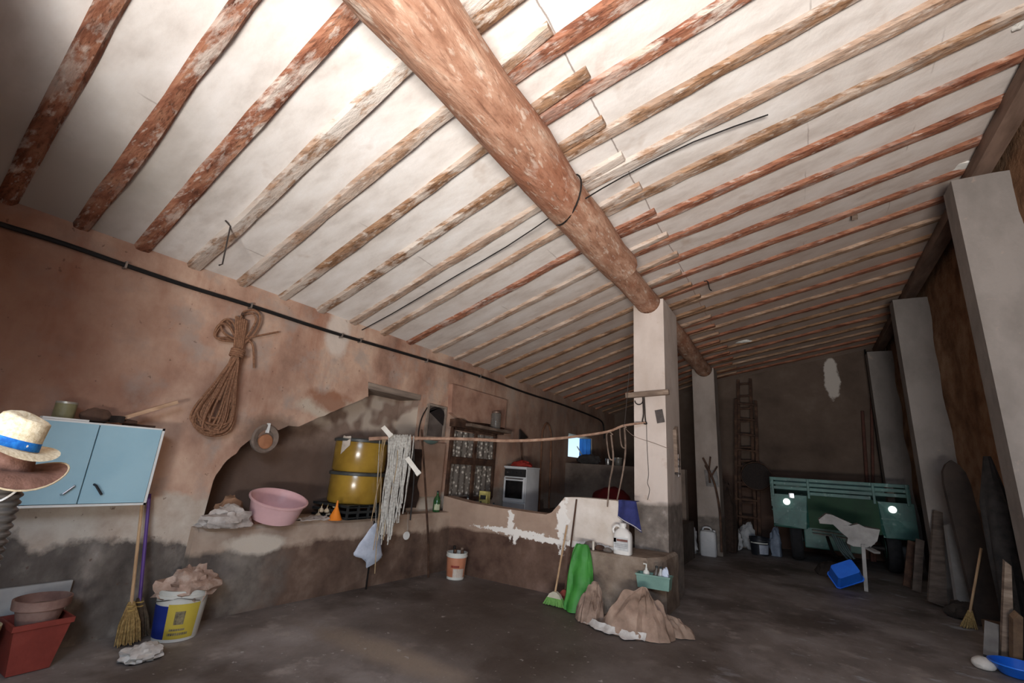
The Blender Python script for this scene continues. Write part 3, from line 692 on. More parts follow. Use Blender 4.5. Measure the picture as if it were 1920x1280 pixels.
broom('straw_broom', 'straw broom with a pale wooden stick, leaning under the cabinet', (-4.47, 1.96, 0), (-4.70, 1.90, 1.06), STICK, BRIST)
broom('purple_broom', 'broom with a purple handle behind the straw broom', (-4.55, 2.05, 0), (-4.715, 1.95, 1.08), M('purple_handle', (92, 62, 132), (74, 48, 110), 5, .4), M('dark_bristle', (96, 82, 66), (66, 54, 44), 40, .95), .013)

# ------------------------------------------------------------------ on and around the bench
BT = .79
PINK = M('pink_plastic', (220, 178, 178), (204, 160, 160), 3, .4, bump=.05)
BA = thing('pink_basin', 'round pink plastic basin tilted on the bench', 'basin', (-4.63, 3.08, BT))
axb = Vector((.30, -.02, 1)).normalized()
MB().lathe((-4.66, 3.08, BT + .045), [(.20, 0), (.225, .012), (.265, .19), (.285, .192), (.288, .207), (.272, .212), (.255, .19), (.215, .03), (.001, .02)], 40, axis=axb).build('bowl', PINK, BA)
tag(MB().box((-4.76, 2.86, BT), (-4.6, 2.98, BT + .05), bevel=.012).build('brick', M('brick_red', (128, 84, 66), (100, 64, 50), 8, .9)), 'reddish brick under the left side of the pink basin', 'brick')
SACKW = M('pale_sack', (184, 174, 166), (152, 142, 134), 12, .85, c3=(200, 192, 184))
tag(MB().blob((-4.60, 2.58, BT + .05), (.12, .19, .11), .45, 2.0, 2, 26, 16, floor=BT, ridge=.5).build('white_sack', SACKW), 'crumpled white sack left of the pink basin on the bench', 'sack')
tag(MB().blob((-4.88, 2.74, BT + .10), (.09, .12, .13), .3, 2.0, 12, 22, 14, floor=BT, ridge=.5).build('brown_bag', M('brown_paper', (168, 130, 102), (140, 104, 80), 10, .9)), 'brown paper bag peeking out behind the white sack', 'bag')
def flat(c, sx, sy, sd, zt_=BT):
    def f(u, v):
        x = (u - .5) * 2; y = (v - .5) * 2
        r = 1 - .25 * noise.noise(Vector((x * 1.5, y * 1.5, sd)))
        return (c[0] + sx * x * r, c[1] + sy * y * r, zt_ + .012 + .025 * (noise.noise(Vector((x * 2.1, y * 2.1, sd + 4))) + .45))
    return f
tag(MB().sheet(flat((-4.60, 3.48, 0), .10, .17, 3), 14, 14, .006).build('white_paper_sack', SACKW), 'flat white sack right of the basin on the bench', 'sack')
tag(MB().sheet(flat((-4.66, 3.62, 0), .07, .10, 8), 14, 14, .006).build('white_paper_sack', SACKW), 'second flat white sack, between the basin and the orange funnel', 'sack')
GARL = M('garlic_skin', (202, 186, 160), (172, 152, 124), 16, .7)
rn = random.Random(4)
for k in range(6):
    p = FX(594 + 4.5 * k, 956 - 5 * (k % 3), -4.78 - .03 * (k % 2)); p.z = BT + .03 + .05 * (k % 3 == 1) + .045 * (k in (2, 4)); p.y = 3.72 + .055 * k
    q = thing('garlic', ['round garlic bulb on the left end of the small heap', 'garlic bulb riding above the left of the small heap', 'topmost garlic bulb of the small heap', 'garlic bulb low in the middle of the small heap', 'raised garlic bulb right of the topmost one', 'garlic bulb on the right end of the small heap'][k] + ' by the yellow tubs', 'garlic', p, 'garlic heap on the bench')
    MB().lathe(p - Vector((0, 0, .03)), [(.008, 0), (.026, .008), (.032, .026), (.022, .044), (.006, .055), (.004, .075)], 12, cap_top=True).build('bulb', GARL, q)
    MB().tube([p + Vector((0, 0, .04)), p + Vector((.0, .01, .07))], [.005, .003], 5).build('stem', BRIST, q)
# stacked yellow drums
g = G('yellow_drum', .22, 0, .6); YEL = g.out(g.ramp(g.noise(2.5, 4), [(.35, (128, 98, 36)), (.65, (162, 128, 50))]), g.noise(5, 2), .08)
RIMG = M('dark_rim', (70, 72, 70), (52, 54, 54), 8, .4)
dy = 4.22; dxc = -4.79
def drum(z0, h, r, label):
    t = thing('yellow_drum', label, 'drum', (dxc, dy, z0), 'yellow drums stacked on the bench')
    c = Vector((dxc, dy, z0))
    MB().lathe(c, [(r * .93, 0), (r, .03), (r, h - .03), (r * .97, h), (r * .94, h), (r * .92, .05), (.001, .04)], 44).build('shell', YEL, t, angle=.9)
    MB().lathe(c, [(r * .99, h - .045), (r * 1.05, h - .04), (r * 1.06, h - .012), (r * 1.0, h), (r * .97, h - .004), (r * .96, h - .04)], 44, cap_bot=False).build('rim', RIMG, t)
    return t
drum(.945, .37, .325, 'lower yellow plastic drum with a dark rim, on the black crate')
drum(1.318, .40, .325, 'upper yellow plastic drum, stacked on the lower one')
DRAG = M('white_plaster_rag', (196, 184, 170), (168, 154, 140), 10, .9)
tag(MB().sheet(lambda u, v: (dxc + .33 * math.cos(-1.55 + .35 * u) + .02, dy + .33 * math.sin(-1.55 + .35 * u), 1.735 - .22 * v * (1 - .5 * u) + .01 * noise.noise(Vector((u * 4, v * 4, 0)))), 8, 8, .006).build('pale_rag', DRAG), 'pale rag draped over the left rim of the upper drum', 'rag')
CRT = thing('black_crate', 'black slatted plastic crate under the yellow drums', 'crate', (dxc, dy + .02, BT))
BLKP = M('black_plastic', (44, 46, 46), (32, 34, 34), 5, .5)
x0, x1, y0, y1 = dxc - .3, dxc + .34, dy - .36, dy + .42
b = MB()
for z in (BT + .012, BT + .078, BT + .14): 
    b.box((x1 - .015, y0, z - .014), (x1, y1, z + .014)); b.box((x0, y0, z - .014), (x1, y0 + .015, z + .014)); b.box((x0, y1 - .015, z - .014), (x1, y1, z + .014))
b.build('rails', BLKP, CRT, smooth=False)
b = MB()
for k in range(6): yy = y0 + (y1 - y0) * k / 5; b.box((x1 - .018, yy - .012, BT), (x1 + .002, yy + .012, BT + .155))
b.box((x0, y0, BT + .14), (x1, y1, BT + .15)); b.box((x0, y0, BT), (x1, y1, BT + .01))
b.build('posts', BLKP, CRT, smooth=False)
ORN = M('orange_plastic', (226, 132, 44), (206, 112, 30), 4, .45)
FU = thing('orange_funnel', 'orange plastic funnel upside down on the bench edge', 'funnel', (-4.53, 3.78, BT))
MB().lathe((-4.53, 3.76, BT), [(.075, 0), (.078, .01), (.07, .02), (.02, .13), (.016, .14)], 24, cap_top=True).build('cone', ORN, FU)
MB().lathe((-4.53, 3.76, BT + .135), [(.016, 0), (.009, .075)], 12, cap_top=True).build('spout', ORN, FU)
# dark coat of sacking behind the strings
tag(MB().sheet(lambda u, v: (-4.62 - .10 * math.sin(u * 3.1) * .6 + .05 * noise.noise(Vector((u * 3, v * 4, 1))), 4.78 + .42 * u + .04 * noise.noise(Vector((v * 3, u * 2, 5))), 1.66 - .80 * v), 16, 20, .012).build('dark_sacking', M('dark_sackcloth', (58, 44, 36), (40, 30, 26), 14, .95)), 'dark brown sacking hanging behind the grey strings', 'sacking')

# pole hung between bench and pillar, and all that hangs on it
PA, PB = FX(692, 823, -4.42), FY(1211, 792, 6.2)
def pole_at(t): return PA + (PB - PA) * t
def pole_pt(u, v):  # point of the sagging pole seen at pixel (u, v)
    best = min((abs(ray(u, v).angle(pole_at(k / 200) - O)), k / 200) for k in range(201)); return pole_at(best[1])
POLE_M = M('branch_bark', (150, 118, 98), (118, 90, 74), 14, .85, stretch=(1, 1, 1), c3=(170, 140, 120))
TWIG_M = M('grey_twig', (112, 94, 82), (84, 70, 60), 14, .85, c3=(134, 116, 102))
pc = []
for u, v in ((692, 823), (730, 821), (800, 822), (880, 823), (960, 826), (1030, 823), (1090, 817), (1140, 809), (1165, 799), (1185, 795), (1211, 792)):
    q = pole_pt(u, v); r = ray(u, v); d = (q - O).length; p = O + r.normalized() * d; pc.append(p)
tag(MB().tube(pc, [.024, .022, .021, .02, .019, .018, .017, .017, .016, .015, .014], 8, sub=4, wob=.3).build('hanging_pole', POLE_M), 'crooked branch pole hung level between the drums and the pillar', 'pole')
def on_pole(u):
    for a, c_ in zip(pc, pc[1:]): pass
    us = [692, 730, 800, 880, 960, 1030, 1090, 1140, 1165, 1185, 1211]
    for i in range(len(us) - 1):
        if us[i] <= u <= us[i + 1]: return pc[i] + (pc[i + 1] - pc[i]) * ((u - us[i]) / (us[i + 1] - us[i]))
def at_d(u, v, p):  # same distance along the view line's ground depth as point p
    return FY(u, v, p.y)
STRG = M('grey_string', (172, 168, 160), (128, 124, 118), 40, .95, c3=(190, 187, 180))
HK = thing('string_hank', 'thick hank of grey strings looped over the branch pole', 'strings', on_pole(750) - Vector((0, 0, .9)))
rn = random.Random(11); b = MB(); b2 = MB()
for k in range(64):
    u = 727 + 48 * rn.random(); p = on_pole(u); sgn = rn.choice((-1, 1)); ln = .55 + .55 * rn.random() * (1.25 if u < 755 else .8)
    nx = Vector((.8, -.6, 0)); dr = Vector((-.6, -.8, 0)) if False else (pc[3] - pc[2]).normalized()
    P = [p + Vector((0, 0, -.02)) - nx * .02, p + Vector((0, 0, .022 + .02 * rn.random())), p + nx * (.03 + .02 * rn.random()) + Vector((0, 0, -.04))]
    o1 = (rn.random() - .5) * .10 + (750 - u) * .0012
    for q in (.3, .6, .85, 1.0): P.append(p + nx * (.035 + .03 * rn.random()) + dr * (o1 * q + .018 * (rn.random() - .5)) + Vector((0, 0, -ln * q)))
    (b if k % 2 else b2).tube(P, .0075, 5, sub=3)
b.build('strands', STRG, HK)
b2.build('strands', STRG, HK)
b = MB()
for u0, l in ((722, 1.25), (718, .95), (733, 1.5), (716, .85), (741, 1.15)):
    p = on_pole(u0); P = [p + Vector((.02, 0, .02))]
    for q in (.2, .45, .7, 1): P.append(p + Vector((.05, -.02, -l * q)) + Vector((rn.random() - .5, rn.random() - .5, 0)) * .07)
    b.tube(P, .005, 5, sub=4)
b.build('loose_strings', M('tan_string', (170, 146, 112), None, 40, .9), HK)
STRIP = M('white_plastic_strip', (226, 222, 212), (206, 200, 190), 6, .5)
for (a, c_, lab) in (((718, 800), (733, 817), 'white plastic strip sticking up at the left of the hank'), ((763, 858), (785, 888), 'white plastic strip hanging at the right of the hank')):
    p = on_pole(735 if a[0] < 740 else 772)
    A_, B_ = at_d(*a, p - Vector((0, .08, 0))), at_d(*c_, p - Vector((0, .08, 0)))
    t = thing('plastic_strip', lab, 'strip', B_)
    MB().bar(A_, B_, .055, .008, up=(.6, -.8, .2)).build('strip', STRIP, t, smooth=False)
    MB().bar(B_ - (B_ - A_) * .12, B_ + (B_ - A_) * .04, .062, .014, up=(.6, -.8, .2)).build('fold', STRIP, t, smooth=False)
    MB().tube([on_pole(735 if a[0] < 740 else 772), A_ * .5 + on_pole(735 if a[0] < 740 else 772) * .5, A_], .004, 5).build('tie', STRG, t)
# carrier bag hung in front of the bench
bagp = FX(702, 980, -4.36)
BG = thing('carrier_bag', 'pale bluish white plastic bag hanging in front of the bench', 'bag', FX(690, 1055, -4.36))
BAGM = M('white_bag_film', (200, 208, 222), (170, 178, 194), 9, .4, bump=.3)
def bagf(u, v):
    a = 2 * math.pi * u
    hw = .004 + .27 * (v ** .85) if v < .78 else .27 * (.78 ** .85) * (1 - ((v - .78) / .22) ** 2 * .96) + .004
    off = .0 + (.02 if v > .5 else 0)
    return (bagp.x + .02 + (.05 * v + .004) * math.sin(a) * (1 if v < .8 else (1 - v) / .2 + .1), bagp.y - .06 * v + hw * math.cos(a) + .02 * noise.noise(Vector((v * 4, a, 3))), bagp.z - .43 * v - .05 * v * math.cos(a) + .012 * noise.noise(Vector((a * 1.5, v * 3, 7))))
MB().sheet(bagf, 28, 18).build('bag', BAGM, BG)
MB().tube([on_pole(712) + Vector((0, 0, .0)), FX(706, 930, -4.38), bagp + Vector((.02, 0, .01))], .004, 5, sub=3).build('string', STRG, BG)
def stick(name, label, pts, r, m, sub=4, wob=.15):
    return tag(MB().tube(pts, r, 7, sub=sub, wob=wob).build(name, m), label, 'stick')
BLKS = M('black_iron', (38, 34, 32), (28, 24, 23), 10, .6, .3)
stick('iron_rod', 'thin black rod leaning on the bench beside the carrier bag', [FZ(686, 1104), FX(696, 1030, -4.40), FX(702, 976, -4.43)], .011, BLKS, 2, 0)
stick('support_pole', 'crooked dark stick propping the branch pole up from the floor', [FZ(803, 1082), FX(803, 1020, -4.30), FX(800, 960, -4.24), FX(796, 890, -4.2), on_pole(794) + Vector((-.02, -.03, .1))], .014, DARKW)
stick('dark_stick', 'short dark stick hanging below the right side of the hank', [on_pole(775) + Vector((.02, -.02, 0)), at_d(776, 900, on_pole(775)), at_d(769, 975, on_pole(775))], .010, BLKS)
# white disc on a string
dp = FX(763, 1004, -4.44)
DI = thing('white_disc', 'small round white disc hanging on the bench front', 'disc', dp - Vector((0, 0, .05)))
MB().lathe(dp - Vector((.012, 0, 0)), [(.05, 0), (.052, .006), (.045, .012)], 24, axis=(1, -.2, .05), cap_top=True).build('disc', M('white_enamel', (222, 222, 218)), DI)
MB().tube([dp + Vector((.0, 0, .05)), FX(765, 960, -4.47)], .003, 5).build('string', STRG, DI)
# green bottle
BGL = M('green_glass', (46, 92, 52), (34, 74, 40), 4, .12, spec=.7)
GP = FX(834, 962, -4.62); GP = Vector((-4.60, 5.62, BT))
BO = thing('green_bottle', 'green glass bottle at the right end of the bench', 'bottle', GP)
MB().lathe(GP, [(.05, 0), (.055, .01), (.055, .16), (.045, .19), (.018, .23), (.016, .28)], 20, cap_top=True).build('glass', BGL, BO)
MB().lathe(GP + Vector((0, 0, .275)), [(.018, 0), (.018, .02)], 12, cap_top=True).build('cap', M('black_plastic', (44, 46, 46)), BO)
MB().sheet(lambda u, v: GP + Vector((.0562 * math.cos(-1.5 + 1.6 * u), .0562 * math.sin(-1.5 + 1.6 * u), .03 + .08 * v)), 10, 2).build('paper_label', M('pale_label', (196, 204, 170), None, 10, .7), BO)

# mirror above the bench
my0, my1, mz0, mz1 = 5.34, 5.76, 1.86, 2.34
MI = thing('mirror', 'old arched mirror in a thin frame, left of the curtained cupboard', 'mirror', (XL, 5.55, mz0))
fr = M('mirror_frame', (160, 146, 132), (122, 108, 98), 8, .6)
b = MB(); t_ = .03
for p, q in (((my0, mz0), (my0, mz1)), ((my1, mz0), (my1, mz1)), ((my0, mz1), (my1, mz1)), ((my0, mz0), (my1, mz0))):
    b.bar((XL + .02, p[0], p[1]), (XL + .02, q[0], q[1]), .045, t_ if False else .028)
b.build('frame', fr, MI, smooth=False)
g = G('dark_mirror', .35, .0, .5); mir = g.out(g.ramp(g.noise(3), [(.4, (92, 82, 76)), (.6, (116, 106, 99))]))
MB().box((XL - .005, my0, mz0), (XL + .016, my1, mz1)).build('glass', mir, MI, smooth=False)
arch = [(my0 + .02, mz1 - .10)] + [(my0 + .21 - .19 * math.cos(a), mz1 - .13 + .12 * math.sin(a)) for a in [i * math.pi / 10 for i in range(11)]] + [(my1 - .03, mz0 + .2)]
MB().prism([(XL + .017, y, z) for y, z in arch], (.012, 0, 0)).build('dark_corner', M('soot_black', (40, 34, 32), (30, 26, 24), 6, .8), MI, smooth=False)
MB().tube([(XL + .02, my0 - .02, mz1 - .05), (XL + .03, my0 - .12, mz1 - .2), (XL + .03, my0 - .16, mz0 + .1), (XL + .03, my0 - .14, mz0 - .15)], .008, 6, sub=5).build('side_cord', BLKS, MI)
tl = FX(806, 833, -4.66)
tag(MB().lathe(tl, [(.02, 0), (.10, .015), (.17, .05), (.165, .055), (.09, .02)], 28, sx=.45, sy=1.0).build('teal_bowl', M('teal_enamel', (122, 146, 140), (96, 120, 114), 5, .4)), 'shallow teal bowl on the wall under the mirror', 'bowl')
tag(MB().box((XL, 5.15, 1.0), (XL + .1, 5.75, 1.78), bevel=.01).build('wall_board', M('pale_panel', (176, 146, 126), (150, 122, 104), 3, .85)), 'plain pinkish board on the wall under the mirror', 'board')

# ------------------------------------------------------------------ curtained cupboard in the wall
CU = thing('curtained_cupboard', 'dark wooden cupboard front with four lace curtain panes, behind the low wall', 'cupboard', (XL, 6.62, .98))
b = MB()
ya, yb, za, zb, ymid, zmid = 5.98, 7.26, .95, 2.06, 6.63, 1.545
def br(y0, z0, y1, z1, w_, d=.05): b.box((XL - .01, min(y0, y1) - (w_ if y0 == y1 else 0), min(z0, z1) - (w_ if z0 == z1 else 0)), (XL + d, max(y0, y1) + (w_ if y0 == y1 else 0), max(z0, z1) + (w_ if z0 == z1 else 0)))
br(ya, za, ya, zb, .025); br(yb, za, yb, zb, .025); br(ya, za, yb, za, .03); br(ya, zb, yb, zb, .03)
b.build('frame', DARKW, CU, smooth=False)
b = MB(); br(ymid, za, ymid, zb, .035, .055); b.build('stile', DARKW, CU, smooth=False)
b = MB(); br(ya, zmid, yb, zmid, .055, .06); b.build('rail', DARKW, CU, smooth=False)
g = G('lace', .9, 0, .2)
ck = g.n.new('ShaderNodeTexVoronoi'); ck.inputs['Scale'].default_value = 16; g.L(g.pos, ck.inputs['Vector'])
lcol = g.mix(g.step(ck.outputs['Distance'], .26, .4), (196, 188, 176), (112, 104, 96)); LACE = g.out(lcol, ck.outputs['Distance'], .4, .01)
for y0, y1 in ((ya + .04, ymid - .04), (ymid + .04, yb - .04)):
    for z0, z1 in ((za + .05, zmid - .06), (zmid + .06, zb - .05)):
        MB().sheet(lambda u, v: (XL + .022 + .012 * math.sin(u * 22), y0 + (y1 - y0) * u, z0 + (z1 - z0) * v), 30, 3, .003).build('curtain', LACE, CU)
MB().bar((XL + .03, 5.92, 2.13), (XL + .03, 7.42, 2.13), .17, .12, bevel=.01).build('lintel', DARKW, CU)
tag(MB().bar((XL + .17, 6.2, 2.125), (XL + .17, 7.5, 2.125), .13, .05, bevel=.008).build('shelf_board', OLDW), 'grey wooden shelf board over the curtained cupboard', 'shelf')
jp = Vector((XL + .17, 7.02, 2.15))
JA = thing('glass_jar', 'tall clear glass jar on the shelf over the curtained cupboard', 'jar', jp)
g = G('jar_glass', .08, 0, .6); g.b.inputs['Transmission Weight'].default_value = .85; g.b.inputs['IOR'].default_value = 1.25; JGL = g.out((206, 200, 192))
MB().lathe(jp, [(.085, 0), (.092, .012), (.092, .25), (.078, .27), (.075, .265), (.085, .24), (.085, .016), (.001, .014)], 24).build('glass', JGL, JA)
MB().lathe(jp + Vector((0, 0, .268)), [(.085, 0), (.085, .03), (.07, .035)], 20, cap_top=True).build('lid', M('jar_lid', (120, 100, 88), None, 8, .5, .5), JA)

# ------------------------------------------------------------------ kitchen corner: stove and small things on it
SX0, SX1, SY0, SY1, SZ0, SZ1 = -4.62, -4.16, 7.5, 8.02, .68, 1.515
ST = thing('stove', 'white gas stove with a dark oven window, behind the low wall', 'stove', (-4.39, 7.76, SZ0))
ENAM = M('stove_enamel', (206, 206, 206), (186, 186, 186), 3, .3, bump=.04)
MB().box((SX0, SY0 + .02, SZ0 + .04), (SX1, SY1, SZ1 - .03), bevel=.008).build('body', ENAM, ST)
MB().box((SX0 - .01, SY0 - .005, SZ1 - .03), (SX1 + .01, SY1, SZ1), bevel=.005).build('top', ENAM, ST)
pn = MB().box((SX0 + .01, SY0 - .005, SZ1 - .18), (SX1 - .01, SY0 + .03, SZ1 - .045), bevel=.005).build('control_panel', M('panel_black', (44, 42, 42), (36, 34, 34), 5, .35), ST)
for k, x in enumerate((-4.54, -4.44, -4.36, -4.27)):
    MB().lathe((x, SY0 - .004, SZ1 - .11), [(.018, 0), (.016, .02)], 12, axis=(0, -1, 0), cap_top=True).build('knob', BLKP if k else HM, pn)
dr = MB().box((SX0 + .01, SY0 - .012, SZ0 + .22), (SX1 - .01, SY0 + .02, SZ1 - .20), bevel=.006).build('oven_door', ENAM, ST)
MB().box((SX0 + .05, SY0 - .017, SZ0 + .28), (SX1 - .05, SY0 + .0, SZ1 - .25), bevel=.003).build('oven_window', M('oven_glass', (26, 25, 26), (20, 19, 20), 3, .12, spec=.6), dr)
MB().tube([(SX0 + .05, SY0 - .01, SZ1 - .215), (SX0 + .06, SY0 - .04, SZ1 - .215), (SX1 - .06, SY0 - .04, SZ1 - .215), (SX1 - .05, SY0 - .01, SZ1 - .215)], .009, 8).build('handle', HM, dr)
MB().box((SX0 + .01, SY0 - .006, SZ0 + .05), (SX1 - .01, SY0 + .02, SZ0 + .20), bevel=.005).build('drawer', M('stove_grey', (150, 148, 148), (134, 132, 132), 3, .4), ST)
for x in (SX0 + .04, SX1 - .04):
    for y in (SY0 + .06, SY1 - .05): MB().lathe((x, y, SZ0), [(.018, 0), (.018, .045)], 10).build('leg', BLKP, ST)
REDC = M('red_cloth', (150, 44, 34), (116, 32, 26), 10, .85)
tag(MB().blob((-4.38, 7.72, SZ1 + .03), (.19, .15, .075), .3, 2, 5, 26, 14, floor=SZ1, ridge=.4).build('red_cloth', REDC), 'crumpled red cloth on top of the white stove', 'cloth')
for k, (x, y, z0, r, h, mat, lab) in enumerate((
        (-4.46, 6.2, .68, .035, .32, M('white_plastic', (214, 214, 206)), 'slim white bottle standing behind the low wall, first from the bench'),
        (-4.20, 6.18, .68, .032, .27, M('brown_glass', (70, 48, 34), None, 4, .15, spec=.6), 'brown bottle behind the low wall, beside the yellow carton'),
        (-4.08, 6.20, .68, .03, .25, M('green_glass', (46, 92, 52)), 'green bottle behind the low wall, right of the brown one'),
        (-3.96, 6.18, .68, .028, .27, M('pale_jar', (196, 186, 166), None, 5, .4), 'pale narrow bottle behind the low wall, last before the stove'))):
    t = thing('bottle', lab, 'bottle', (x, y, z0))
    MB().lathe((x, y, z0), [(r, 0), (r, h * .62), (r * .45, h * .8), (r * .4, h * .97)], 16, cap_top=True).build('body', mat, t)
    MB().lathe((x, y, z0 + h * .96), [(r * .5, 0), (r * .5, h * .08)], 12, cap_top=True).build('cap', BLKP, t)
CT = thing('carton', 'small yellow and black carton behind the low wall', 'carton', (-4.28, 6.4, .68))
MB().box((-4.36, 6.36, .68), (-4.20, 6.44, 1.10), bevel=.004).build('box', M('carton_yellow', (196, 184, 112), (120, 108, 60), 12, .7), CT, smooth=False)
MB().box((-4.33, 6.352, .98), (-4.23, 6.362, 1.04)).build('print', M('black_plastic', (44, 46, 46)), CT, smooth=False)
# leaning hoe and hoop on the wall behind the stove
SPD = thing('hatchet', 'dark long-handled hatchet leaning on the wall behind the stove', 'tool', (XL + .1, 8.3, .68))
MB().tube([(XL + .16, 8.34, .68), (XL + .05, 8.12, 2.24)], .018, 8).build('handle', DARKW, SPD)
MB().prism([(XL + .05, 8.08, 2.24), (XL + .05, 8.10, 2.02), (XL + .06, 8.42, 2.10)], (.03, 0, 0)).build('blade', STEELD, SPD, smooth=False)
hp_ = [(9.12, .68), (9.10, 2.1), (9.16, 2.38), (9.32, 2.5), (9.48, 2.38), (9.56, 2.1), (9.58, .68)]
tag(MB().tube([(XL + .05, y, z) for y, z in hp_], .02, 8, sub=4).build('bent_hoop', M('cane', (122, 86, 64), (92, 64, 48), 10, .8)), 'tall arched wooden hoop standing against the wall behind the stove', 'hoop')
can('metal_cup', 'small metal cup on the dim partition, left of the jar', (-3.72, 10.6, 1.69), .06, .15, M('cup_metal', (170, 168, 164), (130, 128, 126), 6, .3, .8), 'cup', M('cup_dark', (60, 56, 54)))
can('jar', 'dull glass jar on the dim partition beside the metal cup', (-3.48, 10.62, 1.69), .085, .17, M('dull_jar', (120, 116, 108), (92, 88, 82), 6, .25), 'jar', M('tin_lid', (176, 172, 160)))
tag(MB().blob((-3.4, 9.9, .95), (.42, .3, .28), .15, 1.5, 6, 22, 14, floor=.68).build('red_heap', M('dark_red_cloth', (110, 28, 28), (84, 20, 22), 6, .9)), 'dark red bundle on the kitchen floor behind the low wall', 'bundle')
tag(MB().blob((-4.2, 10.62, 1.79), (.3, .1, .12), .3, 1.8, 8, 22, 12, floor=1.69).build('dark_bundle', M('dark_bundle', (62, 58, 56), (46, 42, 40), 8, .9)), 'dark lumpy bundle on the partition under the bright window', 'bundle')

# ------------------------------------------------------------------ around the main pillar
BAR = thing('wooden_bar', 'short grey wooden bar nailed across the tall pillar', 'bar', (-1.65, 6.24, 2.54))
MB().bar((-1.94, 6.24, 2.56), (-1.36, 6.25, 2.60), .07, .07, bevel=.008).build('bar', OLDW, BAR)
MB().tube([Vector((-1.76 + .055 * math.cos(a), 6.235, 2.49 + .055 * math.sin(a))) for a in [math.pi + i * math.pi / 8 for i in range(9)]], .007, 6).build('hook', BLKS, BAR)
tp_ = FY(1208, 752, 6.22); pe = pc[-1]
tag(MB().tube([Vector((tp_.x, 6.22, 2.53)), Vector((tp_.x + .01, 6.20, 2.40)), pe + Vector((0, -.02, .03)), pe + Vector((.02, -.03, -.02)), pe + Vector((-.04, -.02, .0)), pe + Vector((-.03, 0, .12)), Vector((tp_.x - .02, 6.22, 2.53))], .008, 6, sub=4).build('black_rope', BLKS), 'black rope tying the end of the branch pole to the wooden bar', 'rope')
pl = FY(1237, 780, 6.265)
PLT = thing('metal_plate', 'small dark metal plate fixed askew on the tall pillar', 'plate', pl)
MB().bar(pl + Vector((-.015, 0, .085)), pl + Vector((.015, 0, -.085)), .1, .014, up=(0, 1, 0)).build('plate', M('plate_dark', (86, 78, 74), (66, 60, 56), 12, .6, .4), PLT, smooth=False)
for dz in (.07, -.07): MB().lathe(pl + Vector((-.014 * (1 if dz > 0 else -1), -.006, dz)), [(.008, 0), (.006, .005)], 8, axis=(0, -1, 0), cap_top=True).build('screw', HM, PLT)
WR = M('thin_wire', (70, 62, 58), None, 9, .6)
tag(MB().tube([FY(u, v, 6.272) for u, v in ((1212, 792), (1213, 830), (1215, 870), (1216, 890), (1214, 905), (1218, 918), (1214, 937))], .004, 5, sub=3).build('hanging_wire', WR), 'thin wire hanging down the front of the tall pillar', 'wire')
tag(MB().tube([on_pole(1171) + Vector((0, .02, -.03)), FY(1190, 818, 6.26), FY(1225, 830, 6.262), FY(1254, 841, 6.27)], .0035, 5, sub=5).build('slack_wire', M('pale_wire', (150, 130, 118), None, 9, .7)), 'slack pale wire across the front of the tall pillar', 'wire')
tag(MB().tube([FY(1182, 672, 6.1), FY(1176, 740, 6.1), on_pole(1171)], .004, 5, sub=3).build('thin_wire', WR), 'thin wire from the joists down to the branch pole, left of the pillar', 'wire')

def hook_stick(label, pts, p):
    t = thing('hook_stick', label, 'stick', at_d(*pts[-1], p))
    P = [FY(u, v, p.y - (p.y - 5.72) * min(1, k * .42)) for k, (u, v) in enumerate(pts)]
    t.location = P[-1]; OFF[t.name] = P[-1].copy()
    MB().tube(P, [.012, .011, .010, .009], 7, sub=4, wob=.3).build('stick', TWIG_M, t)
    top_ = P[0]
    MB().tube([P[1], P[1] + Vector((-.05, -.01, .03)), P[0] + Vector((-.06, -.01, -.02)), P[0] + Vector((-.02, -.02, .035)), P[0] + Vector((.03, -.02, .0))], .009, 6, sub=4).build('crook', TWIG_M, t)
    return t
hook_stick('long hooked stick hanging from the branch pole, nearer the stove', [(1146, 815), (1150, 862), (1143, 905), (1139, 950)], on_pole(1145))
hook_stick('second hooked stick hanging from the branch pole, next to the pillar', [(1171, 802), (1173, 840), (1168, 885), (1157, 938)], on_pole(1171))
bx = FX(1267, 868, -1.405)
BL = thing('door_bolt', 'old wood scrap and iron bolt fixed on the side of the tall pillar', 'bolt', (-1.41, bx.y, 1.5))
MB().prism([(-1.415, bx.y - .07, 2.15), (-1.415, bx.y + .04, 2.2), (-1.415, bx.y + .10, 1.75), (-1.415, bx.y + .06, 1.55), (-1.415, bx.y - .03, 1.58)], (.045, 0, 0)).build('wood_scrap', OLDW, BL, smooth=False)
MB().tube([(-1.375, bx.y + .0, 1.82), (-1.375, bx.y + .01, 1.52)], .014, 8).build('bolt', HM, BL)
for z in (1.75, 1.66, 1.56): MB().box((-1.415, bx.y - .03, z - .012), (-1.352, bx.y + .04, z + .012), bevel=.003).build('bracket', STEELD, BL)

# ------------------------------------------------------------------ objects on and in front of the low wall
BLT = .605
JUG = M('white_jug', (222, 218, 212), (202, 198, 192), 4, .4, bump=.05)
jp = Vector((-1.80, 5.67, BLT))
JG = thing('white_jug', 'white plastic jug with a printed label, on the block by the pillar', 'jug', jp)
b = MB(); rings = []
for s, z in ((.9, 0), (1, .015), (1, .20), (.93, .235), (.55, .275), (.32, .29), (.32, .31)):
    rings.append([b.bm.verts.new(jp + Vector((.105 * s * math.copysign(abs(math.cos(a)) ** .6, math.cos(a)) , .075 * s * math.copysign(abs(math.sin(a)) ** .6, math.sin(a)), z))) for a in [2 * math.pi * i / 28 for i in range(28)]])
for A, B in zip(rings, rings[1:]):
    for k in range(28): b.bm.faces.new((A[k], A[(k + 1) % 28], B[(k + 1) % 28], B[k]))
b.bm.faces.new(rings[0][::-1]); b.bm.faces.new(rings[-1]); b.build('body', JUG, JG)
MB().lathe(jp + Vector((0, 0, .305)), [(.04, 0), (.04, .035), (.03, .04)], 16, cap_top=True).build('cap', JUG, JG)
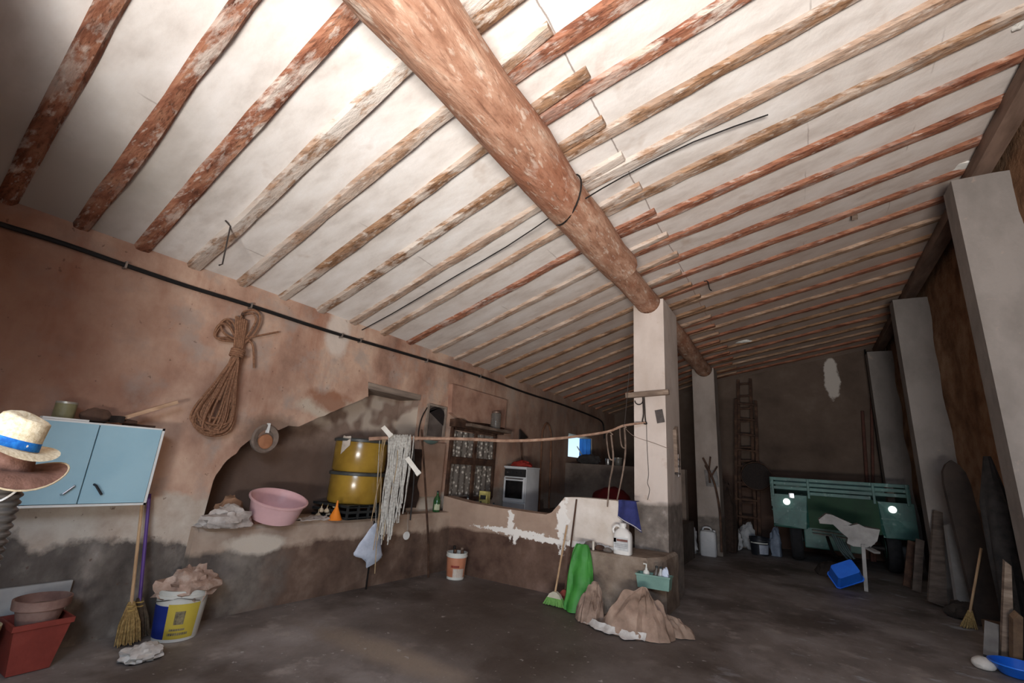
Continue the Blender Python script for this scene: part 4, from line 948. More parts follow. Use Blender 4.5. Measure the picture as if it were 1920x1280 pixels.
MB().tube([jp + Vector((-.09, 0, .2)), jp + Vector((-.12, 0, .26)), jp + Vector((-.08, 0, .31)), jp + Vector((-.02, 0, .29))], .014, 8, sub=4).build('handle', JUG, JG)
lf = lambda x0, x1, z0, z1, nm, mt: MB().box(jp + Vector((x0, -.0785, z0)), jp + Vector((x1, -.0745, z1))).build(nm, mt, JG, smooth=False)
lf(-.085, .085, .05, .19, 'paper_label', M('label_grey', (206, 206, 204), None, 9, .6))
lf(-.085, -.055, .135, .18, 'orange_mark', M('label_orange', (196, 92, 56), None, 9, .6)); 
jp2 = jp + Vector((0, -.002, 0)); jp = jp2
lf(-.05, .08, .148, .172, 'print_band', M('label_brown', (128, 84, 74), None, 9, .6))
for z in (.115, .098, .081): lf(-.075, .075, z, z + .006, 'print_line', M('label_text', (150, 150, 150), None, 9, .6))
def blue_cloth(u, v):
    x = -1.885 + .21 * u + .02 * v * u; fold = .018 * math.sin(u * 9 + v * 2)
    if v < .12: return (x, 5.92 - .13 * v / .12, 1.20)
    q = (v - .12) / .88
    return (x + .07 * q * (u - .2), 5.772 + fold - .012, 1.20 - (.20 + .14 * u) * q)
BCL = M('navy_cloth', (50, 54, 104), (38, 42, 84), 14, .9)
BC = tag(MB().sheet(blue_cloth, 18, 16, .006).build('blue_cloth', BCL), 'blue cloth hanging over the low wall next to the pillar', 'cloth')
q = MB().tube([Vector(blue_cloth(u / 10, .95)) + Vector((0, -.012, 0)) for u in range(11)], .005, 5).build('white_stripe', M('white_cloth', (206, 202, 196)), None)
q.parent = BC; q.matrix_parent_inverse = BC.matrix_world.inverted(); q.location = q.location - BC.location; q.matrix_parent_inverse = Matrix.Identity(4)
STN = M('grey_stone', (122, 112, 104), (90, 82, 76), 8, .9)
for k, (x, y, r, lab) in enumerate(((-2.22, 5.72, .085, 'grey stone on the block, nearest the broom handles'), (-2.08, 5.68, .06, 'small dark stone on the block, right of the grey stone'), (-1.98, 5.66, .05, 'smallest stone on the block, beside the white jug'))):
    tag(MB().blob((x, y, BLT + r * .45), (r, r * .8, r * .6), .25, 1.8, 20 + k, 16, 10, floor=BLT - .004).build('stone', STN if k != 1 else DARKW), lab, 'stone', 'stones on the block')
tag(MB().lathe((-2.145, 5.62, BLT), [(.014, 0), (.014, .10), (.008, .105)], 12, cap_top=True).build('candle_stub', M('candle_wax', (212, 204, 190), None, 9, .6)), 'short white candle stub standing on the block', 'candle')

GRN = M('green_plastic', (62, 132, 54), (44, 108, 40), 3, .55, c3=(74, 146, 66))
def gsack(u, v):
    a = 2 * math.pi * u; z = .68 * (1 - v)
    wx = .072 + .095 * v ** .6 + .02 * math.sin(v * 3.1); wy = .02 + .05 * v ** .7
    cx = -2.215 + .03 * v; cy = 5.46 - .16 * v
    n = 1 + .22 * noise.noise(Vector((math.cos(a) * 1.6, math.sin(a) * 1.6, v * 2.2)))
    if v > .97: wx *= .9
    return (cx + wx * math.cos(a) * n, cy + wy * math.sin(a) * n + .012 * math.sin(a * 6 + v * 4) + .02 * noise.noise(Vector((a * 1.3, v * 5, 4))), max(.004, z))
b = MB().sheet(gsack, 32, 20)
tag(b.build('green_sack', GRN), 'tall bright green plastic sack leaning on the masonry block', 'sack')
BRN1 = M('dark_sack', (132, 110, 96), (98, 80, 68), 7, .9, c3=(158, 136, 120))
BRN2 = M('brown_sack', (146, 122, 106), (112, 92, 78), 5, .9, c3=(168, 144, 126))
def peak_sack(c, rx, ry, h, sd, lean_=(0, 0), pw=.85):
    """crumpled sack standing up in one peak"""
    b = MB(); NA, NR = 64, 20; rings = []
    for j in range(NR):
        q = 1 - j / NR; ring = []
        for k in range(NA):
            a = 2 * math.pi * k / NA
            e = 1 + .24 * noise.noise(Vector((math.cos(a) * 1.2, math.sin(a) * 1.2, sd))) + .34 * (.35 - abs(noise.noise(Vector((math.cos(a) * 2.7, math.sin(a) * 2.7, sd + q * 1.6))))) + .10 * noise.noise(Vector((math.cos(a) * 5, math.sin(a) * 5, sd + q * 4)))
            crease = .30 * abs(noise.noise(Vector((math.cos(a) * 2.6, math.sin(a) * 2.6, sd + 3)))) + .05 * noise.noise(Vector((math.cos(a) * q * 5, math.sin(a) * q * 5, sd + 7)))
            z = h * ((1 - q ** 1.6) ** pw * (1 - crease * 1.6 * min(1, q * 2)) + .32 * noise.noise(Vector((math.cos(a) * q * 3.4, math.sin(a) * q * 3.4, sd + 5))) * q * (1 - q) * 3)
            t_ = 1 - q
            ring.append(b.bm.verts.new((c[0] + rx * q * e * math.cos(a) + lean_[0] * t_, c[1] + ry * q * e * math.sin(a) + lean_[1] * t_, max(.003, z))))
        rings.append(ring)
    tp_ = b.bm.verts.new((c[0] + lean_[0], c[1] + lean_[1], h))
    for A, B in zip(rings, rings[1:]):
        for k in range(NA): b.bm.faces.new((A[k], A[(k + 1) % NA], B[(k + 1) % NA], B[k]))
    for k in range(NA): b.bm.faces.new((rings[-1][k], rings[-1][(k + 1) % NA], tp_))
    b.bm.faces.new(rings[0][::-1])
    return b
tag(peak_sack((-1.99, 5.13), .15, .14, .37, 3.1, (.07, .05), .5).build('grey_sack', BRN1, angle=.45), 'crumpled grayish sack at the left of the sack heap on the floor', 'sack')
tag(peak_sack((-1.50, 5.14), .34, .24, .40, 8.6, (.06, .08), .8).build('brown_sack', BRN2, angle=.45), 'big peaked brown sack in the middle of the sack heap', 'sack')
tag(peak_sack((-1.17, 5.36), .20, .13, .15, 5.2, (-.05, .02), .6).build('flat_sack', M('tan_sack', (150, 128, 112), (118, 98, 84), 6, .9), angle=1.0), 'flat tan sack at the right end of the heap, by the pillar foot', 'sack')
def fringe(u, v):
    x = -2.0 + .66 * u; y = 5.0 - .16 * math.sin(u * 2.4) - (.07 + .06 * noise.noise(Vector((u * 6, 1, 2)))) * v + .03 * noise.noise(Vector((u * 9, 0, 2)))
    return (x, y + .06, .008 + .05 * (1 - v) ** 2 + .010 * abs(noise.noise(Vector((u * 12, v * 3, 5)))))
tag(MB().sheet(fringe, 40, 6, .004).build('white_plastic_sheet', M('white_cloth', (206, 202, 196))), 'edge of a white plastic sheet spread under the sack heap', 'sheet')

def floor_brush(name, label, foot, top, hm, headm, brm, wx):
    t = thing(name, label, 'broom', foot); f = Vector(foot); tp = Vector(top)
    h = f + Vector((0, 0, .13)) + (tp - f).normalized() * .02
    MB().tube([h, tp], .0115, 8).build('handle', hm, t)
    MB().prism([f + Vector((-wx * .7, -.02, .085)), f + Vector((wx * .7, -.02, .085)), f + Vector((wx * .5, -.02, .125)), f + Vector((.02, -.02, .15)), f + Vector((-.02, -.02, .15)), f + Vector((-wx * .5, -.02, .125))], (0, .05, 0)).build('head', headm, t, smooth=False)
    b = MB(); rb = random.Random(9)
    for k in range(90):
        x = (k % 30) / 29 * 2 - 1; y = (k // 30 - 1) * .018
        b.tube([f + Vector((x * wx * .68, y + .005, .09)), f + Vector((x * wx * 1.05 + .006 * (rb.random() - .5), y * 1.6, .004 + .01 * rb.random()))], .0055, 4)
    b.build('bristles', brm, t, smooth=False); return t
GB = M('green_bristle', (112, 160, 84), (84, 128, 62), 30, .8)
floor_brush('green_broom', 'broom with green bristles and a pale handle, left of the green sack', (-2.49, 5.33, 0), FY(1063, 985, 5.74), STICK, M('cream_head', (206, 198, 176), None, 6, .5), GB, .125)
floor_brush('red_broom', 'broom with a dark red head and a long brown handle behind the green broom', (-2.44, 5.50, 0), FY(1081, 936, 5.785), DARKW, M('red_plastic', (146, 62, 48)), M('red_bristle', (112, 48, 40), (84, 36, 30), 30, .9), .10)

# planter box of bottles on the front of the block
TQ = M('green_grey_plastic', (112, 144, 132), (92, 122, 112), 4, .5)
tx0, tx1, ty, tz = -1.57, -1.25, 5.52, .34
TR = thing('planter_box', 'grey green plastic trough of bottles fixed to the front of the block', 'trough', ((tx0 + tx1) / 2, ty, tz))
b = MB(); rings = []
for s, z, k in ((.0, 0, 0), (.012, .12, 0), (.02, .122, 0), (.02, .138, 0), (.008, .138, 0), (.0, .02, 0)):
    ins = .0 if z != .02 else .0
    rings.append([b.bm.verts.new((x, y, tz + z)) for x, y in ((tx0 - s, ty - .06 - s), (tx1 + s, ty - .02 - s), (tx1 + s, ty + .10 + s), (tx0 - s, ty + .06 + s))])
for A, B in zip(rings, rings[1:]):
    for k in range(4): b.bm.faces.new((A[k], A[(k + 1) % 4], B[(k + 1) % 4], B[k]))
b.bm.faces.new(rings[0][::-1]); b.bm.faces.new(rings[-1]); b.build('box', TQ, TR, angle=.3)
PBp = Vector((-1.49, 5.52, tz + .03))
PBt = thing('pump_bottle', 'white pump bottle standing in the left end of the green trough', 'bottle', PBp)
MB().lathe(PBp, [(.035, 0), (.036, .10), (.03, .13), (.014, .145), (.014, .16)], 18, cap_top=True).build('body', PW, PBt)
MB().tube([PBp + Vector((0, 0, .155)), PBp + Vector((0, 0, .2)), PBp + Vector((-.03, -.01, .20))], .008, 8).build('pump', PW, PBt)
for k, (x, c_, lab) in enumerate(((-1.41, (92, 84, 76), 'dull brown bottle in the middle of the green trough'), (-1.35, (178, 178, 174), 'clear grey bottle lying against the right end of the green trough'))):
    p = Vector((x, 5.535, tz + .03)); t = thing('bottle', lab, 'bottle', p)
    MB().lathe(p, [(.03, 0), (.031, .10), (.014, .15), (.013, .175)], 16, axis=(.15 - .1 * k, .1, 1), cap_top=True).build('body', M('bottle_%s' % ('brown', 'grey')[k], c_, None, 5, .25), t)
    MB().lathe(p + Vector((.025 - .015 * k, .017, .172)), [(.015, 0), (.015, .02)], 10, cap_top=True).build('cap', BLKP, t)
tag(MB().blob((-1.29, 5.545, tz + .14), (.035, .035, .07), .4, 2.2, 7, 16, 10, floor=tz + .03, ridge=.5).build('crumpled_film', M('white_bag_film', (200, 208, 222))), 'crumpled clear film in the right end of the green trough', 'film')

def bucket_small():
    c = Vector((-4.07, 5.52, 0))
    t = bucket('orange_bucket', 'white bucket with an orange label full of tool ends, by the bench corner', c, .115, .14, .33, PW, [('orange_label', M('orange_print', (190, 128, 98), (172, 108, 78), 6, .5), .10, .82, -2.7, .3), ('pale_panel', M('pale_print', (206, 196, 184), (176, 164, 150), 8, .5), .10, .42, -1.25, .0), ('red_mark', M('red_print', (150, 60, 48), None, 9, .5), .46, .54, -1.5, -.6)], handle=False)
    rb = random.Random(2)
    names = ('dark wooden tool handle at the back of', 'grey weathered tool handle in the middle of', 'black iron rod end in the middle of', 'second dark wooden handle near the front of', 'second grey tool handle, tilted outward from')
    for k in range(5):
        a = rb.random() * 6.28; q = c + Vector((.06 * math.cos(a * 1.0 + k), .06 * math.sin(a + k), .12))
        tag(MB().tube([q, q + Vector((.04 * math.cos(k * 2.1), .04 * math.sin(k * 2.1), .24 + .02 * (k % 3)))], [.018, .020], 8).build('tool_handle', (DARKW, OLDW, BLKS)[k % 3]), names[k] + ' the orange labelled bucket', 'tool', 'tool handles in the orange bucket')
bucket_small()

# ------------------------------------------------------------------ second pillar and the far wall
for k, (pts, lab) in enumerate((([(1350, 962), (1342, 915), (1334, 892), (1326, 874), (1318, 858)], 'forked stick leaning on the farther pillar, the taller fork'), ([(1331, 905), (1329, 885), (1322, 872)], 'short forked twig on the farther pillar, holding the plastic pouch'))):
    P = [FY(u, v, 11.06 + .08 * k) for u, v in pts]
    t = thing('forked_stick', lab, 'stick', P[0] if k else FY(1352, 1040, 11.05))
    if not k: P = [FY(1353, 1035, 10.98)] + P
    MB().tube(P, .022, 7, sub=3, wob=.2).build('stem', DARKW, t)
    f = P[-3] if not k else P[1]
    MB().tube([f, FY(1345 if not k else 1332, 874 if not k else 856, 11.08)], .018, 6).build('fork', DARKW, t)
pp = FY(1331, 890, 11.12)
tag(MB().sheet(lambda u, v: (pp.x - .12 + .26 * u + .03 * v, 11.17 - .02 * math.sin(u * 3.1) - .01 * noise.noise(Vector((u * 5, v * 5, 0))), pp.z + .1 - .34 * v), 12, 12, .006).build('plastic_pouch', M('grey_film', (118, 112, 108), (92, 88, 84), 8, .5)), 'grey plastic pouch hanging on the farther pillar by the forked sticks', 'pouch')
jc = FZ(1329, 1032); jc = Vector((jc.x, 11.62, 0)) if False else Vector((-1.75, 11.05, 0)); jc = FY(1329, 1028, 11.0); jc.z = 0
JC = thing('jerrycan', 'pale plastic jerrycan on the floor at the foot of the farther pillar', 'jerrycan', jc)
b = MB(); rings = []
for s, z in ((.92, 0), (1, .03), (1, .42), (.9, .47), (.5, .50)):
    rings.append([b.bm.verts.new(jc + Vector((.16 * s * math.copysign(abs(math.cos(a)) ** .45, math.cos(a)), .12 * s * math.copysign(abs(math.sin(a)) ** .45, math.sin(a)), z))) for a in [2 * math.pi * i / 28 for i in range(28)]])
for A, B in zip(rings, rings[1:]):
    for k in range(28): b.bm.faces.new((A[k], A[(k + 1) % 28], B[(k + 1) % 28], B[k]))
b.bm.faces.new(rings[0][::-1]); b.bm.faces.new(rings[-1]); b.build('body', M('jerry_plastic', (188, 188, 188), (166, 166, 168), 4, .5), JC)
MB().tube([jc + Vector((-.11, 0, .46)), jc + Vector((-.08, 0, .54)), jc + Vector((.04, 0, .54)), jc + Vector((.07, 0, .47))], .018, 8, sub=3).build('handle', M('jerry_plastic', (188, 188, 188)), JC)
MB().lathe(jc + Vector((.12, 0, .455)), [(.028, 0), (.028, .05)], 12, cap_top=True).build('cap', M('jerry_plastic', (188, 188, 188)), JC)
PLB = M('pale_bag_film', (186, 186, 186), (150, 150, 152), 9, .5)
def lump(u, v, y, r, sd, name, lab, cat, mat, z=None, fl_=.003, rd=.5, am=.35):
    p = FY(u, v, y); return tag(MB().blob((p.x, y, z if z is not None else p.z), r, am, 1.8, sd, 24, 14, floor=fl_, ridge=rd).build(name, mat), lab, cat)
lump(1292, 1000, 11.0, (.15, .15, .32), 51, 'white_bag', 'peaked white plastic bag left of the jerrycan', 'bag', PLB, .18)
lump(1372, 1000, 12.6, (.19, .14, .30), 53, 'white_bag', 'white plastic bag on the floor between the farther pillar and the ladder', 'bag', PLB, .18)
lump(1400, 990, 12.88, (.15, .12, .24), 56, 'pale_bag', 'pale bag bulging beside the ladder foot, right of the white one', 'bag', PLB, .3)
lump(1454, 1010, 12.4, (.11, .11, .34), 58, 'blue_bag', 'bluish plastic bag between the dark bucket and the green trailer', 'bag', M('bluish_film', (120, 132, 148), (86, 96, 112), 8, .5), .2)
bk = FY(1424, 1018, 12.3); bk.z = 0
bucket('dark_bucket', 'dark bucket with a torn pale label, in front of the ladder', bk, .17, .2, .36, M('bucket_dark', (40, 42, 48), (30, 32, 36), 4, .4), [('torn_label', M('pale_print2', (166, 172, 184), (130, 138, 152), 8, .5), .08, .6, -1.55, -.35), ('stripe', PW, .66, .72, -2.6, -.5)], handle=True)
tag(MB().box((-1.66, 13.14, .0), (-1.0, 13.17, .42), bevel=.004).build('pale_board', M('pale_board', (150, 140, 132), (122, 112, 104), 4, .8)), 'pale board standing at the foot of the ladder', 'board')
def ladder(name, label, bl, br_, tl, tr, n, r, mat, first=.08):
    t = thing(name, label, 'ladder', (bl + br_) / 2)
    for a, c_ in ((bl, tl), (br_, tr)): MB().bar(a, c_, r * 2, r * 2, up=(0, 1, 0), bevel=.006).build('rail', mat, t)
    for k in range(n):
        q = first + (1 - first - .03) * k / (n - 1)
        MB().bar(bl + (tl - bl) * q, br_ + (tr - br_) * q, r * 1.6, r * 1.2).build('rung', mat, t)
    return t
yl = 13.35
bl, br_ = FY(1385, 1003, yl), FY(1421, 1003, yl); bl.z = br_.z = .0
tl, tr = FY(1384, 712, 13.85), FY(1407, 710, 13.85)
ladder('tall_ladder', 'tall narrow wooden ladder leaning on the far wall', bl + Vector((.03, .1, 0)), br_ + Vector((-.06, .1, 0)), tl, tr, 12, .035, DARKW)
bl2, br2 = FY(1380, 1008, 13.3), FY(1424, 1010, 13.3); bl2.z = br2.z = 0
ladder('short_ladder', 'shorter wider ladder standing in front of the tall one', bl2 + Vector((0, -.05, 0)), br2 + Vector((0, -.05, 0)), FY(1380, 748, 13.62), FY(1417, 752, 13.62), 9, .035, OLDW if False else DARKW)
sv = FY(1418, 893, 13.1)
SV = thing('sieve', 'large round dark sieve hanging on the ladders', 'sieve', sv)
ax_ = (.0, -1, .15)
MB().lathe(sv + Vector((0, .03, 0)), [(.325, 0), (.335, .0), (.335, .09), (.322, .09), (.32, .01)], 40, axis=ax_, cap_bot=False).build('rim', DARKW, SV)
MB().lathe(sv + Vector((0, .01, 0)), [(.322, 0), (.001, .004)], 40, axis=ax_).build('mesh', M('sieve_mesh', (52, 44, 40), (38, 32, 30), 40, .9), SV)
lump(1365, 970, 12.0, (.16, .14, .9), 61, 'dark_sacks', 'tall dark roll of sacking behind the farther pillar', 'sacking', M('dark_sackcloth', (58, 44, 36)), .5)
for k, (a, c_, r, m, lab) in enumerate((((1625, 890), (1617, 770), .035, M('rust_pole', (96, 62, 52), (70, 46, 40), 6, .8), 'reddish pole standing at the far wall, left of the pair'), ((1637, 890), (1634, 745), .03, M('rust_pole', (96, 62, 52)), 'reddish pole at the far wall, right of the pair'), ((1654, 890), (1621, 652), .018, BLKS, 'thin dark pole slanting up to the joists by the far corner'))):
    A_, B_ = FY(*a, 13.9), FY(*c_, 14.04); dd = (A_ - B_); A_ = B_ + dd * (B_.z / max(.01, B_.z - A_.z))
    tag(MB().tube([A_, B_], r, 8).build('wall_pole', m), lab, 'pole')

# ------------------------------------------------------------------ green farm trailer
TY = 11.9
g = G('trailer_green', .45, .1, .5)
tcol = g.ramp(g.noise(3, 6), [(.3, (18, 58, 52)), (.55, (30, 82, 72)), (.75, (50, 102, 92))])
tcol = g.mix(g.mul(g.step(g.noise(7, 6), .60, .68), .6), tcol, (120, 140, 134)); TGM = g.out(tcol, g.noise(10, 6), .2)
TGD = M('deep_green_paint', (12, 62, 30), (9, 50, 24), 4, .6)
FT = thing('farm_trailer', 'old green farm trailer with slatted tailboard and two lamps, at the far end', 'trailer', (.68, 12.6, 0))
TX0, TX1, TYB = -.50, 1.86, 13.75
b = MB(); b.box((TX0, TY + .03, .98), (TX1, TYB, 1.06)); b.box((TX0, TY + .03, 1.0), (TX0 + .05, TYB, 1.62)); b.box((TX1 - .05, TY + .03, 1.0), (TX1, TYB, 1.62)); b.box((TX0, TYB - .05, 1.0), (TX1, TYB, 1.62))
b.build('bed', TGM, FT, smooth=False)
for k, z in enumerate((1.635, 1.545, 1.455, 1.37)):
    MB().box((TX0 + (.0 if k < 3 else .68), TY - .03 - .012 * (k % 2), z - .034), (TX1 - (.0 if k < 3 else .62), TY + .02, z + .034), bevel=.008).build('slat', TGM, FT, smooth=False)
for x in (TX0 + .05, .20, 1.29, TX1 - .05): MB().box((x - .022, TY - .07, 1.27), (x + .022, TY - .02, 1.665), bevel=.005).build('post', TGM, FT, smooth=False)
MB().box((.16, TY - .02, .70), (1.34, TY + .02, 1.335)).build('tailboard', TGD, FT, smooth=False)['label'] = 'deep green tailboard'
def fender(x0, x1, s):
    b = MB()
    b.prism([(x0, TY - .03, 1.32), (x1, TY - .03, 1.32), (x1, TY - .03, .70), (x1 - .06 * s if s > 0 else x1, TY - .06, .66), (x0 + (0 if s > 0 else .06), TY - .06, .66), (x0, TY - .03, .72)], (0, .06, 0))
    b.box((x0 + .02, TY - .05, .995), (x1 - .02, TY - .028, 1.02)); b.box((x0 + .02, TY - .045, .66), (x1 - .02, TY + .1, .70))
    o = b.build('corner_panel', TGM, FT, smooth=False)
    return o
fL = fender(TX0 + .02, .16, 1); fR = fender(1.34, TX1 + .03, -1)
LENS = M('lamp_lens', (236, 236, 232), (224, 224, 220), 6, .08, spec=.8, bump=0)
g = G('lamp_glint_glow', .1, 0, .8); g.b.inputs['Emission Color'].default_value = (1, 1, .97, 1); g.b.inputs['Emission Strength'].default_value = 1.6; REFL = g.out((240, 240, 238))  # unlit lamps; emission stands in for their bright reflection
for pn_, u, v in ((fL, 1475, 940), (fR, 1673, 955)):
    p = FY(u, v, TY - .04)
    lm = MB().lathe(p, [(.062, 0), (.066, .03), (.06, .045)], 20, axis=(0, -1, 0), cap_top=True).build('lamp', REFL, pn_); lm['label'] = 'round lamp with an added glow'
p = FY(1484, 929, TY - .05)
MB().box(p + Vector((-.05, -.02, -.05)), p + Vector((.05, .01, .05)), bevel=.008).build('plate_lamp', M('chrome', (205, 205, 208)), fL)
MB().box((.05, TY + .05, .30), (1.05, TY + .35, .72), bevel=.02).build('undercarriage_box', TGM, FT, smooth=False)
MB().tube([(-.15, TY + .45, .42), (1.62, TY + .45, .42)], .05, 10).build('axle', BLKS, FT)
TYRE = M('tyre_rubber', (40, 40, 42), (30, 30, 31), 12, .9)
for x, lab in ((-.09, 0), (1.52, 1)):
    wl = MB().lathe((x - .11, TY + .45, .44), [(.22, 0), (.40, .0), (.43, .03), (.44, .06), (.44, .16), (.43, .19), (.40, .22), (.22, .22)], 36, axis=(1, 0, 0), cap_top=True).build('wheel', TYRE, FT)
    MB().lathe((x - .115, TY + .45, .44), [(.2, 0), (.2, .23)], 24, axis=(1, 0, 0), cap_top=True).build('hub', TGM, wl)
MB().tube([(.45, TY + .05, .55), (.5, TY - .25, .3), (.58, TY - .4, .22)], .03, 8).build('drawbar', BLKS, FT)
for z in (.60, .66): MB().tube([(.2, TY - .03, z), (1.0, TY - .05, z - .04)], .012, 6).build('brake_rod', M('wire_metal', (160, 158, 154)), FT)

# grey sheet metal hopper on a leg, in front of the trailer
HY = 9.7
HG = M('grey_sheet_metal', (150, 146, 142), (126, 122, 118), 5, .6, c3=(166, 162, 158))
HP = thing('metal_stand', 'grey sheet metal hopper on one long leg, in front of the green trailer', 'stand', (.8, HY, 0))
def poly(pts, y): return [FY(u, v, y) for u, v in pts]
MB().prism(poly([(1535, 974), (1549, 963), (1560, 965), (1598, 982), (1585, 986), (1562, 983), (1537, 981)], HY), (0, .36, 0)).build('chute', HG, HP, smooth=False)
MB().prism(poly([(1562, 983), (1596, 985), (1610, 982), (1622, 988), (1646, 993), (1640, 1020), (1626, 1026), (1600, 1024), (1588, 1018), (1590, 1008), (1580, 1000)], HY), (0, .30, 0)).build('hopper', HG, HP, smooth=False)
MB().prism(poly([(1622, 988), (1650, 993), (1645, 1014), (1632, 1026)], HY + .02), (.02, .34, 0)).build('side_panel', HG, HP, smooth=False)
lp, lq = FY(1618, 1020, HY - .03), FY(1624, 1108, HY - .03); lq.z = 0
MB().bar(lq, lp, .05, .05, up=(0, 1, 0)).build('leg', HG, HP, smooth=False)
lr = FY(1590, 1018, HY + .32); MB().bar((lr.x, HY + .34, 0), (lr.x, HY + .27, lr.z), .05, .05, up=(0, 1, 0)).build('leg', STEELD, HP, smooth=False)
MB().bar(FY(1622, 1024, HY + .1), FY(1645, 1036, HY - .08), .10, .03).build('outlet', HG, HP, smooth=False)
b = MB()
for k in range(5): b.tube([FY(1560 + 6 * k, 1000 + 4 * k, HY + .28), FY(1575 + 4 * k, 1030, HY + .22), FY(1590 + 3 * k, 1048 - 4 * (k % 2), HY + .18)], .018, 6, sub=3)
b.build('hoses', M('dark_hose', (52, 66, 66), (38, 50, 50), 6, .6), HP)
# blue tub lying on the floor
bt = FY(1588, 1105, 9.45)
g = G('blue_plastic', .3, 0, .5); BLU = g.out(g.ramp(g.noise(4), [(.4, (24, 96, 206)), (.7, (34, 116, 226))]), g.noise(4), .05)
BT_ = thing('blue_crate', 'bright blue plastic crate tipped on its side under the metal hopper', 'crate', (bt.x, 9.45, 0))
b = MB(); rings = []
ca = Vector((.55, -.6, .45)).normalized()
c0 = Vector((.54, 9.44, .155)); rz_ = Matrix.Rotation(.25, 3, 'Z') @ Matrix.Rotation(-.42, 3, 'Y') @ Matrix.Rotation(.95, 3, 'X')
for s, z in ((.82, .12), (1, -.13), (1.07, -.13), (1.07, -.15), (.97, -.15), (.8, .09)):
    rings.append([b.bm.verts.new(c0 + rz_ @ Vector((.20 * s * a, .13 * s * c_, z))) for a, c_ in ((-1, -.8), (-.85, -1), (.85, -1), (1, -.8), (1, .8), (.85, 1), (-.85, 1), (-1, .8))])
for A, B in zip(rings, rings[1:]):
    for k in range(8): b.bm.faces.new((A[k], A[(k + 1) % 8], B[(k + 1) % 8], B[k]))
b.bm.faces.new(rings[0][::-1]); b.bm.faces.new(rings[-1])
mz = min(v.co.z for v in b.bm.verts)
for v in b.bm.verts: v.co.z -= mz - .002
b.build('shell', BLU, BT_, angle=.4)
lump(1560, 1045, 10.75, (.26, .2, .16), 64, 'dark_rubbish', 'low dark heap of scraps behind the blue crate', 'scraps', M('dark_scraps', (60, 52, 46), (42, 36, 32), 10, .95), .06)

# ------------------------------------------------------------------ things leaning along the right wall
def lean(name, label, cat, foot, top, w_, th, mat, side=(0, 1, 0), bevel=.006, pts=None):
    foot, top = Vector(foot), Vector(top)
    d = (top - foot); x = d.normalized(); y = Vector(side); y = (y - x * y.dot(x)).normalized(); z = x.cross(y).normalized()
    b = MB(); L = d.length
    prof = pts or [(0, -1), (1, -1), (1, 1), (0, 1)]
    P = [foot + d * t_ + y * (w_ / 2 * s) for t_, s in prof]
    b.prism([p - z * th / 2 for p in P], z * th)
    mz = min(v.co.z for v in b.bm.verts)
    for v in b.bm.verts: v.co.z -= mz - .001
    return tag(b.build(name, mat, smooth=False), label, cat)
SLAB = M('grey_slab', (128, 124, 120), (104, 100, 96), 4, .8)
ARCHM = M('dark_panel', (66, 56, 50), (48, 42, 38), 5, .85)
DIMW = M('dim_plank', (88, 76, 68), (62, 52, 46), 5, .85, stretch=(.6, .6, 3), c3=(104, 92, 82))
lean('narrow_board', 'first of two narrow dark boards leaning in the corner behind the second right pillar', 'board', FY(1716, 1105, 10.6) * Vector((1, 1, 0)) if False else (1.44, 10.7, 0), (1.60, 10.75, .72), .10, .03, DARKW, side=(1, .1, 0))
lean('narrow_board', 'second narrow dark board, right of the first one by the second right pillar', 'board', (1.50, 10.3, 0), (1.66, 10.4, .78), .11, .03, DIMW, side=(1, .1, 0))
lean('brown_plank', 'wide tapered brown plank leaning on the second right pillar', 'plank', (1.555, 9.24, 0), (1.80, 9.62, 1.24), .24, .04, DIMW, side=(.9, .35, 0), pts=[(0, -1), (1, -.5), (1, .4), (0, .9)])
lean('grey_slab', 'pale grey slab with a rounded corner, right of the tapered plank', 'slab', (1.77, 8.85, 0), (1.86, 9.2, 1.1), .22, .05, SLAB, side=(.85, .4, 0), pts=[(0, -1), (.96, -1), (1, -.4), (.92, .5), (.8, .9), (0, 1)])
arcp = [(0, -1), (.84, -1), (.92, -.85), (.97, -.5), (1, 0), (.97, .5), (.92, .85), (.84, 1), (0, 1)]
lean('arched_panel', 'tall dark panel with a rounded top, leaning on the rubble wall', 'panel', (1.90, 8.45, 0), (1.86, 8.75, 1.98), .30, .05, ARCHM, side=(1, .3, 0), pts=arcp)
MIX = M('dark_netting', (52, 48, 46), (34, 32, 31), 12, .95)
def netf(u, v):
    a = 2 * math.pi * u; z = 1.96 * (1 - v); w_ = .03 + .085 * min(1, v * 4) * (1 - .25 * v)
    n = 1 + .3 * noise.noise(Vector((math.cos(a) * 2.5, math.sin(a) * 2.5, v * 2)))
    return (1.84 - .06 * v + w_ * math.cos(a) * n, 7.2 + w_ * 1.1 * math.sin(a) * n - .1 * v, max(.003, z))
tag(MB().sheet(netf, 30, 24).build('dark_netting', MIX), 'tall dark bundle of netting next to the near right pillar', 'netting')
hp2 = [(7.2, 1.85), (7.18, 2.1), (7.25, 2.3), (7.40, 2.36), (7.55, 2.26), (7.58, 1.9)]
tag(MB().tube([(2.08, 7.2, 1.5)] + [(2.08, y, z) for y, z in hp2] + [(2.08, 7.58, 1.5)], .018, 7, sub=4).build('iron_hoop', BLKS), 'thin dark iron hoop above the netting bundle', 'hoop')
tB = thing('fan_broom', 'worn broom with a pale handle standing before the arched panel', 'broom', (1.64, 8.18, 0))
MB().tube([(1.66, 8.18, .16), (1.88, 8.2, .92)], .013, 8).build('handle', STICK, tB)
b = MB(); rb = random.Random(8)
for k in range(50):
    s_ = rb.random() * 2 - 1
    b.tube([(1.67 + .015 * s_, 8.18, .2), (1.62 + .08 * s_, 8.16 - .05 * rb.random(), .004 + .02 * rb.random())], [.007, .004], 4)
b.build('bristles', BRIST, tB, smooth=False)
CARD = M('cardboard', (112, 90, 72), (90, 72, 58), 5, .9)
CB_ = thing('cardboard_box', 'low tan cardboard box on the floor beside the worn broom', 'box', (1.86, 7.9, 0))
